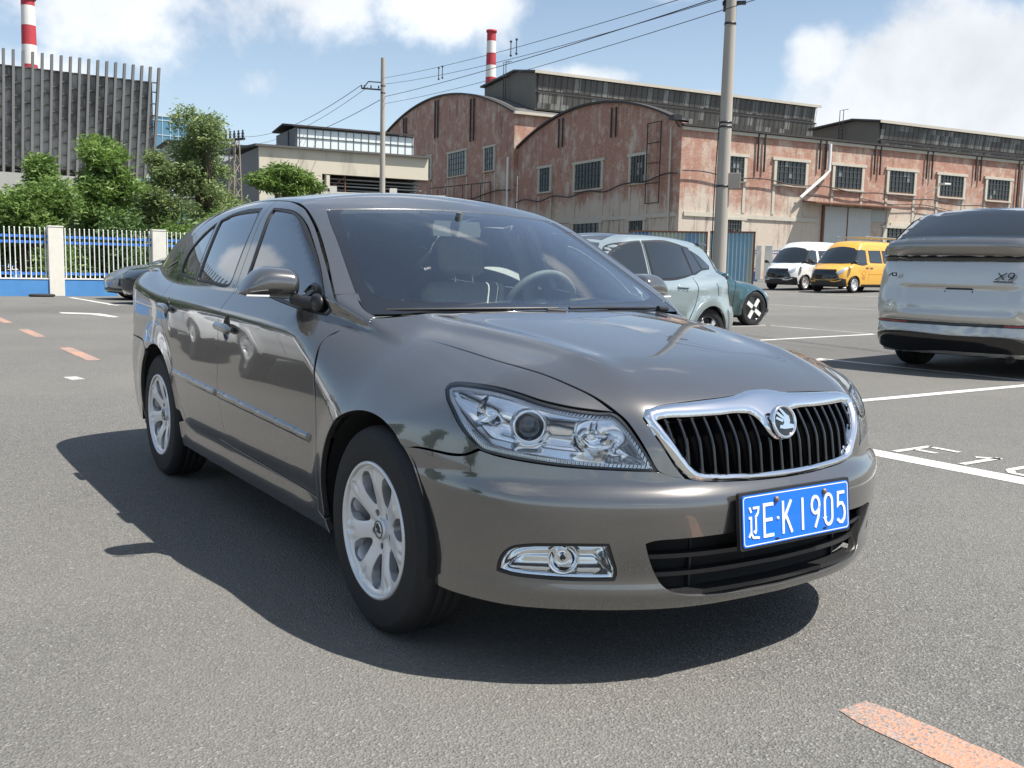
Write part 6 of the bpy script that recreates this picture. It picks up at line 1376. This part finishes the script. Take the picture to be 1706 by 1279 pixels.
spatch(HS, hbb, 'tail_lamp', TAIL, [(-3.30, -.80, 1.00), (-3.42, -.55, 1.0), (-3.42, -.5, .90), (-3.34, -.78, .80), (-3.26, -.83, .86)], M_pglass, both=True)
spatch(HS, hbb, 'roof_panel', TOP, sym([(-1.22, 0, 1.5), (-1.22, -.46, 1.5), (-2.7, -.50, 1.5), (-2.85, 0, 1.5)]), M_pglass, off=.002, step=.06)
spatch(HS, hbb, 'rear_bumper', TAIL, [(-3.12, -.86, .66), (-3.30, -.80, .68), (-3.5, -.4, .68), (-3.5, .4, .68), (-3.30, .80, .68), (-3.12, .86, .66), (-3.15, .86, .22), (-3.3, .8, .2), (-3.45, 0, .2), (-3.3, -.8, .2), (-3.15, -.86, .22)], M_mint, off=.018, step=.05, sk=.02)
for S_, b_ in ((HS, hbb),):
    spatch(S_, b_, 'headlight', CylChart(0), [(.74, -.56, .80), (.55, -.76, .86), (.42, -.83, .86), (.50, -.82, .76), (.74, -.58, .72)], M_lampg, both=True)
    spatch(S_, b_, 'lower_grille', FRONT, [(.9, -.50, .50), (.9, .50, .50), (.9, .58, .28), (.9, -.58, .28)], M_black, off=.010, step=.05)
# --- teal coupe nose
COUPE = dict(HATCH, W=[(-3.8, .80), (-3.4, .87), (-2.9, .93), (-1.3, .92), (0, .945), (.5, .90), (.9, .80)], ZH=[(1.0, .50), (.85, .62), (.6, .76), (.3, .88), (0, .945), (-.5, .98), (-1.5, 1.02), (-3, 1.07), (-3.8, 1.04)], XF=[(.2, .86), (.35, .90), (.5, .91), (.65, .88), (.8, .70)], XR=[(.2, -3.75), (.5, -3.86), (.8, -3.85), (1.05, -3.80)],
    ZG=[(-.6, 1.18), (-1.2, 1.38), (-1.8, 1.43), (-2.4, 1.40), (-3.1, 1.24), (-3.5, 1.12)], WS=[(.95, -.35), (1.2, -.90), (1.4, -1.5)], RW=[(.95, -3.85), (1.15, -3.4), (1.35, -2.8)], wb=2.9, arch=.395, r=.36, ax=(-3.1, .3), win=[[(-.95, 1.03), (-1.3, 1.25), (-1.6, 1.32), (-1.75, 1.33), (-1.75, 1.02)], [(-1.83, 1.02), (-1.83, 1.33), (-2.4, 1.30), (-2.85, 1.14), (-2.9, 1.06)]], seam=[[(-.55, .95), (-.62, .6), (-.60, .3)]], handle=[(-1.5, .93)], mir=(-1.0, 1.02), flare=.025, zlow=.22)
cp, cpb, CS = vehicle('coupe_car', 'deep teal low car whose nose and four-bladed wheel show behind the mint-silver hatchback', 'car', COUPE, M_teal, (-11.75, 13.67), 88.7, (0, -.93), style='blade')
spatch(CS, cpb, 'headlight', CylChart(.0), [(.62, -.72, .66), (.48, -.83, .70), (.40, -.86, .69), (.52, -.82, .62), (.66, -.72, .61)], M_lampg, both=True)
spatch(CS, cpb, 'front_splitter', CylChart(.0), [(.9, 0, .30), (.78, -.5, .30), (.52, -.84, .36), (.50, -.85, .27), (.78, -.5, .26), (.88, 0, .26)], M_black, off=.02, both=True)
spatch(CS, cpb, 'windscreen', PlaneChart((-.6, 0, -.8), (1, 0, 0)), sym([(-.45, 0, .99), (-.50, -.3, .99), (-.62, -.66, .99), (-1.25, -.58, 1.30), (-1.42, 0, 1.38)]), M_pglass)
# --- white-silver people carrier, seen from behind
MPV = dict(W=[(-4.3, .90), (-3.9, .955), (-3.2, .99), (-1.5, .99), (0, .98), (.5, .93), (.9, .84)], P=[(.15, -.08), (.3, -.04), (.45, -.010), (.7, 0), (1.0, -.006), (1.2, -.03), (1.4, -.07)], ZH=[(1.0, .72), (.7, .92), (.3, 1.04), (0, 1.10), (-.5, 1.18), (-2, 1.26), (-3.6, 1.40), (-4.2, 1.40)], XF=[(.2, .85), (.5, .92), (.8, .88), (1.0, .70)],
    XR=[(.15, -4.08), (.30, -4.16), (.46, -4.20), (.53, -4.17), (.60, -4.185), (.90, -4.15), (1.12, -4.11), (1.2, -4.10), (1.28, -4.16), (1.38, -4.17), (1.45, -4.10)], DR=[(0, 0), (.4, .012), (.6, .035), (.75, .075), (.85, .13), (.93, .24), (.99, .42), (1.1, .9)], ZG=[(.1, 1.25), (-.5, 1.55), (-1.2, 1.76), (-2.2, 1.79), (-3.2, 1.77), (-3.9, 1.72)],
    WS=[(1.0, .25), (1.3, -.2), (1.7, -1.0)], RW=[(1.30, -4.12), (1.40, -4.02), (1.60, -3.74), (1.72, -3.55), (1.8, -3.42)], yg=.95, sl=.17, arch=.41, wb=3.16, zb=.20, zs=1.0, shs=.15, r=.37, zlow=.20, ax=(-3.5, .2), zc=.8, flare=.02, k=.06, kr=.09, tw=.26, crown=.01, hollow=.01,
    win=[[(-.5, 1.2), (-1.2, 1.6), (-1.6, 1.66), (-1.6, 1.22)], [(-1.7, 1.22), (-1.7, 1.66), (-2.7, 1.68), (-2.7, 1.25)], [(-2.8, 1.25), (-2.8, 1.68), (-3.55, 1.62), (-3.85, 1.42), (-3.85, 1.36)]], seam=[], handle=[(-1.5, 1.0), (-1.9, 1.0)], mir=(-.5, 1.15))
mv, mvb, MS = vehicle('people_carrier', 'large white-silver people carrier seen from behind, cut by the right edge', 'car', MPV, M_silv, (-5.06, 9.20), 99, (-3.16, .955), scale=1.1, n1=110, style='spoke')
yz = lambda L, x=-4.3: [(x, y, z) for y, z in L]
M_brg = simple('brushed_bar', (.30, .285, .27), .28, .85, .6, var=.06, vs=3)
spatch(MS, mvb, 'rear_window', REARC, yz(sym_ := [(.80, 1.405), (.775, 1.43), (.70, 1.60), (.64, 1.70), (.5, 1.735), (0, 1.75), (-.5, 1.735), (-.64, 1.70), (-.70, 1.60), (-.775, 1.43), (-.80, 1.405)]), M_pglass, off=.004, step=.05)
spatch(MS, mvb, 'garnish_bar', REARC, yz([(.815, 1.255), (.80, 1.385), (-.80, 1.385), (-.815, 1.255)]), M_brg, off=.028, step=.05, sk=.04)
spatch(MS, mvb, 'garnish_end', REARC, yz([(.925, 1.255), (.90, 1.375), (.822, 1.385), (.835, 1.255)]), M_brg, off=.026, step=.04, sk=.04, both=True)
spatch(MS, mvb, 'tail_lamp_bar', REARC, yz([(.93, 1.175), (.92, 1.235), (-.92, 1.235), (-.93, 1.175)]), M_pglass, off=.030, step=.03, sk=.03)
tg = spatch(MS, mvb, 'tailgate', REARC, yz([(.84, .575), (.885, .85), (.84, 1.165), (0, 1.165), (-.84, 1.165), (-.885, .85), (-.84, .575), (0, .565)]), M_silv, off=lambda Q, dl, P: .030+.004*np.clip(dl/.02, 0, 1)-.030*sstep(.925, .900, P[:, 2])*sstep(.64, .50, np.abs(P[:, 1]))*sstep(.62, .68, P[:, 2]), step=.018, sk=.04)
spatch(MS, mvb, 'plate_lamp', REARC, yz([(.12, .885), (.10, .905), (-.15, .905), (-.17, .885)]), M_black, off=.010, step=.03)
for y_, z_ in ((.12, .865), (-.16, .865), (.15, .745), (-.14, .745)):
    a = MB(); a.ball((-4.165 if z_ < .8 else -4.152, y_, z_), .012, n=6); a.build('plate_fixing', M_black, mvb)
spatch(MS, mvb, 'reflector_strip', REARC, yz([(.93, .520), (.93, .552), (0, .548), (-.93, .552), (-.93, .520), (0, .512)]), M_gloss, off=.012, step=.05, sk=.02)
spatch(MS, mvb, 'red_reflector', REARC, yz([(.90, .530), (.90, .545), (.50, .540), (.50, .527)]), M_red, off=.015, step=.05, both=True)
spatch(MS, mvb, 'lower_insert', REARC, yz([(.90, .29), (.90, .38), (.80, .415), (0, .415), (-.62, .415), (-.76, .39), (-.84, .30), (-.84, .262), (0, .255), (.86, .262)]), M_gloss, off=.012, step=.05, sk=.02)
Ml = Matrix.Translation((-4.184, -.46, 1.03)) @ Matrix(((0, 0, -1, 0), (-1, 0, 0, 0), (0, 1, 0, 0), (0, 0, 0, 1)))
a = MB()
for s_ in ([(-.055, .035), (.015, -.035)], [(.025, .035), (-.065, -.035)], oval(.075, .012, .028, .024, 12)+[(.103, .012), (.09, -.02), (.055, -.035)], [(-.08, -.052), (.11, -.052)]): ribbon([(x+y*.25, y) for x, y in s_], .010, 0, .006, Ml, a)
a.build('model_lettering', M_black, mvb)
Ml2 = Matrix.Translation((-4.178, .69, 1.03)) @ Matrix(((0, 0, -1, 0), (-1, 0, 0, 0), (0, 1, 0, 0), (0, 0, 0, 1))); a = MB()
for s_ in ([(-.04, -.015), (.0, .015)], [(0, -.015), (.0, .015), (.045, .015), (.045, -.015), (0, -.015)]): ribbon(s_, .010, 0, .006, Ml2, a)
a.build('drive_lettering', M_black, mvb)
a = MB(); a.tube([(-4.0, -.55, .2), (-4.12, -.55, .19)], .035, 8); a.tube([(-3.9, .35, .22), (-3.9, -.75, .22)], .03, 6); a.build('exhaust', M_dark, mv)
for z_ in (1.0,):
    spatch(MS, mvb, 'body_seam', REARC, yz([(-.905, .56), (-.898, .56), (-.90, .87), (-.855, 1.17), (-.862, 1.17), (-.907, .87)]), M_dark, off=.004, step=.05, sk=0, both=True)
# --- vans
VAN = dict(W=[(-4.3, .93), (-3.3, .975), (-1.5, .985), (0, .98), (.5, .93), (.9, .84)], P=[(.2, -.05), (.45, -.02), (.8, 0), (1.2, 0), (1.4, -.01)], ZH=[(1.0, .92), (.85, 1.02), (.5, 1.13), (.2, 1.22), (-.4, 1.35), (-3, 1.40), (-4.3, 1.40)], XF=[(.2, .84), (.4, .92), (.7, .93), (.9, .88), (1.1, .70)], XR=[(.2, -4.22), (.6, -4.27), (1.2, -4.25), (1.5, -4.2)],
    ZG=[(.4, 1.45), (0, 1.80), (-.4, 2.08), (-.8, 2.22), (-1.5, 2.28), (-3, 2.28), (-4.0, 2.25)], WS=[(1.1, .42), (1.3, .24), (1.7, -.12), (2.05, -.50), (2.2, -.7)], RW=[(1.2, -4.26), (2.0, -4.2), (2.2, -4.1)], yg=.97, sl=.10, arch=.40, wb=3.3, zb=.26, zs=1.1, shs=.05, r=.35, zlow=.38, ax=(-3.6, .15), zc=.95, flare=.012, k=.10, kr=.14, tw=.21, hollow=0., gwk=.7, grk=.95,
    win=[[(.15, 1.28), (-.20, 1.72), (-.32, 1.80), (-.88, 1.82), (-.88, 1.24), (-.45, 1.20)], [(-1.15, 1.30), (-1.12, 1.82), (-2.05, 1.84), (-2.10, 1.30)], [(-2.25, 1.30), (-2.22, 1.84), (-3.1, 1.84), (-3.1, 1.30)], [(-3.25, 1.30), (-3.22, 1.84), (-4.0, 1.82), (-4.0, 1.30)]],
    seam=[[(-1.0, 2.0), (-1.0, 1.2), (-1.0, .5)], [(.28, 1.2), (.30, .95), (.42, .7)], [(-2.17, 2.0), (-2.17, .5)], [(-1.0, .80), (-3.0, .80)]], handle=[(-.85, 1.08), (-1.2, 1.08)], mir=(.22, 1.30), mmat=M_black, hmat=M_black, DF=[(0, 0), (.4, .05), (.6, .12), (.75, .25), (.85, .42), (.95, .75)], lip=.05)
def van(label, paint_m, pos, heading, anchor, rack=False, roof=0., group='vans parked by the brick works'):
    p = dict(VAN)
    if roof: p['ZG'] = [(x, z+roof*(0 if x > .1 else min(1, (-x)/1.2))) for x, z in VAN['ZG']]; p['WS'] = VAN['WS'][:-1]+[(2.2+roof, -.95)]
    t, b, S = vehicle('panel_van', label, 'van', p, paint_m, pos, heading, anchor, group=group, style='steel')
    NC = CylChart(.0)
    spatch(S, b, 'windscreen', PlaneChart((-.8, 0, -.6), (1, 0, 0)), sym([(.33, 0, 1.27), (.30, -.4, 1.27), (.16, -.74, 1.27), (-.34, -.70, 1.86), (-.42, -.6, 1.92), (-.46, 0, 1.95)]), M_pglass, off=.006, step=.06)
    spatch(S, b, 'grille', FRONT, [(.9, -.52, .98), (.9, .52, .98), (.95, .68, .62), (.95, .40, .56), (.95, -.40, .56), (.95, -.68, .62)], M_gloss, off=.010, step=.05)
    spatch(S, b, 'bumper', NC, [(.9, 0, .52), (.9, -.45, .52), (.8, -.72, .60), (.55, -.88, .58), (.5, -.9, .30), (.75, -.7, .28), (.9, 0, .27)], M_black, off=.03, step=.05, both=True)
    spatch(S, b, 'headlight', NC, [(.86, -.56, .84), (.72, -.76, .98), (.52, -.86, 1.08), (.50, -.88, 1.02), (.66, -.82, .86), (.82, -.62, .78)], M_lampg, off=.010, step=.04, both=True)
    spatch(S, b, 'bumper_trim', NC, [(.92, -.36, .50), (.86, -.60, .50), (.74, -.76, .56), (.74, -.76, .52), (.86, -.60, .46), (.92, -.36, .46)], paint_m, off=.05, step=.04, both=True, sk=.03)
    a = MB(); a.prism([(-.09, -.02), (0, .015), (.09, -.02), (.0, -.005)], 0, .01, Matrix.Translation((.90, 0, 1.02)) @ Matrix.Rotation(R(90), 4, 'Y') @ Matrix.Rotation(R(90), 4, 'Z')); a.build('front_emblem', M_chrome, b)
    if rack:
        a = MB()
        for sg in (-1, 1): a.tube([(-1.0, sg*.70, 2.43), (-3.9, sg*.70, 2.43)], .022, 6)
        for x in np.linspace(-1.0, -3.9, 8): a.tube([(x, -.70, 2.42), (x, .70, 2.42)], .018, 6); a.tube([(x, -.70, 2.25), (x, -.70, 2.43)], .016, 5); a.tube([(x, .70, 2.25), (x, .70, 2.43)], .016, 5)
        a.build('roof_rack', simple('rack_steel', (.40, .41, .40), .4, .6), t)
    return t, b, S
vy = van('yellow van with black grille and roof rack, front towards the camera', M_yel, (-24.44, 33.76, .33), 275, (0, .96), rack=True)
em = MB()
for s_ in (oval(0, 0, .12, .10, 14), [(-.12, -.16), (.12, -.16)], [(-.12, -.23), (.12, -.23)], [(-.35, -.2), (-.20, -.2)]): ribbon([(x, z) for x, z in s_], .02, 0, .004, Matrix.Translation((-.62, .995, .85)) @ Matrix(((-1, 0, 0, 0), (0, 0, 1, 0), (0, 1, 0, 0), (0, 0, 0, 1))), em)
em.build('side_emblem', simple('faded_orange_print', (.55, .22, .05), .5), vy[1])
van('white van with black grille parked beside the yellow van', M_wht, (-27.65, 34.45, .34), 276, (0, .96))
van('tall white van mostly hidden behind the yellow van', M_wht, (-25.4, 44.0, .60), 262, (0, .96), roof=.35)
# --- two cars nosing along the left fence
LOWC = dict(HATCH, zs=.80)
c1, c1b, S1 = vehicle('parked_car', 'black car nosing out from behind the saloon boot, beside the left fence', 'car', HATCH, M_blk, (-22.7, 3.52), 283, (.86, 0), n1=60)
spatch(S1, c1b, 'headlight', CylChart(0), [(.72, -.62, .80), (.50, -.80, .84), (.42, -.84, .80), (.52, -.82, .72), (.72, -.64, .70)], M_lampg, both=True)
spatch(S1, c1b, 'grille', FRONT, yz([(-.45, .62), (.45, .62), (.55, .34), (-.55, .34)], .9), M_black, off=.012, step=.05)
c2, c2b, S2 = vehicle('parked_car', 'silver-grey car parked just beyond the black car, by the left fence', 'car', COUPE, M_gry, (-25.6, 3.68), 280, (.9, 0), n1=60)
spatch(S2, c2b, 'side_intake', CylChart(0), [(.80, -.50, .58), (.62, -.74, .62), (.55, -.80, .50), (.66, -.72, .36), (.82, -.46, .38)], M_black, both=True, off=.006)
spatch(S2, c2b, 'front_splitter', CylChart(0), [(.9, 0, .34), (.78, -.5, .32), (.55, -.83, .38), (.52, -.84, .27), (.78, -.5, .26), (.9, 0, .26)], M_black, off=.012, both=True)
# --- cars beyond the fence and beside the saloon, out of frame but mirrored in its flank
wc, wcb, WSf = vehicle('parked_car', 'white car standing outside the photo, mirrored in the saloon doors', 'car', HATCH, M_wht, (-7.0, -4.3), 2, (-1.3, 0), n1=60)
spatch(WSf, wcb, 'windscreen', PlaneChart((-.6, 0, -.8), (1, 0, 0)), sym([(-.20, 0, 1.0), (-.24, -.3, 1.0), (-.36, -.62, 1.0), (-1.0, -.58, 1.36), (-1.13, -.50, 1.42), (-1.16, 0, 1.45)]), M_pglass)
spatch(WSf, wcb, 'headlight', CylChart(0), [(.74, -.56, .80), (.55, -.76, .86), (.42, -.83, .86), (.50, -.82, .76), (.74, -.58, .72)], M_lampg, both=True)
spatch(WSf, wcb, 'tail_lamp', TAIL, [(-3.30, -.80, 1.00), (-3.42, -.55, 1.0), (-3.42, -.5, .90), (-3.34, -.78, .80), (-3.26, -.83, .86)], M_red, both=True)
w2 = copy_tree(wc); w2.location.x -= 5.3; w2.location.y -= .1; wc['group'] = 'white cars outside the photo'; w2['group'] = 'white cars outside the photo'; w2['label'] = 'second white car outside the photo, farther from the saloon and nearer the fence'
for i, (x, y) in enumerate([(-34, -4), (-35, -8), (-34, -12.5), (-33, -17), (-24, -24), (-15, -26), (-5, -27)]):
    tree('broadleaf_tree', 'dark tree of the row outside the photo, %s' % ['left of the old tyre', 'second from the old tyre', 'third from the old tyre', 'at the far end of the blue fence', 'farthest from the white car', 'middle of the three behind the white car', 'nearest the white car'][i], (x, y, 0), 5.5, 1, rclumps(60+i, 14, 1.9, 1.2, 5.2, .8, 1.2), 2600, .34, 60+i, M_leafC, group='trees outside the photo')
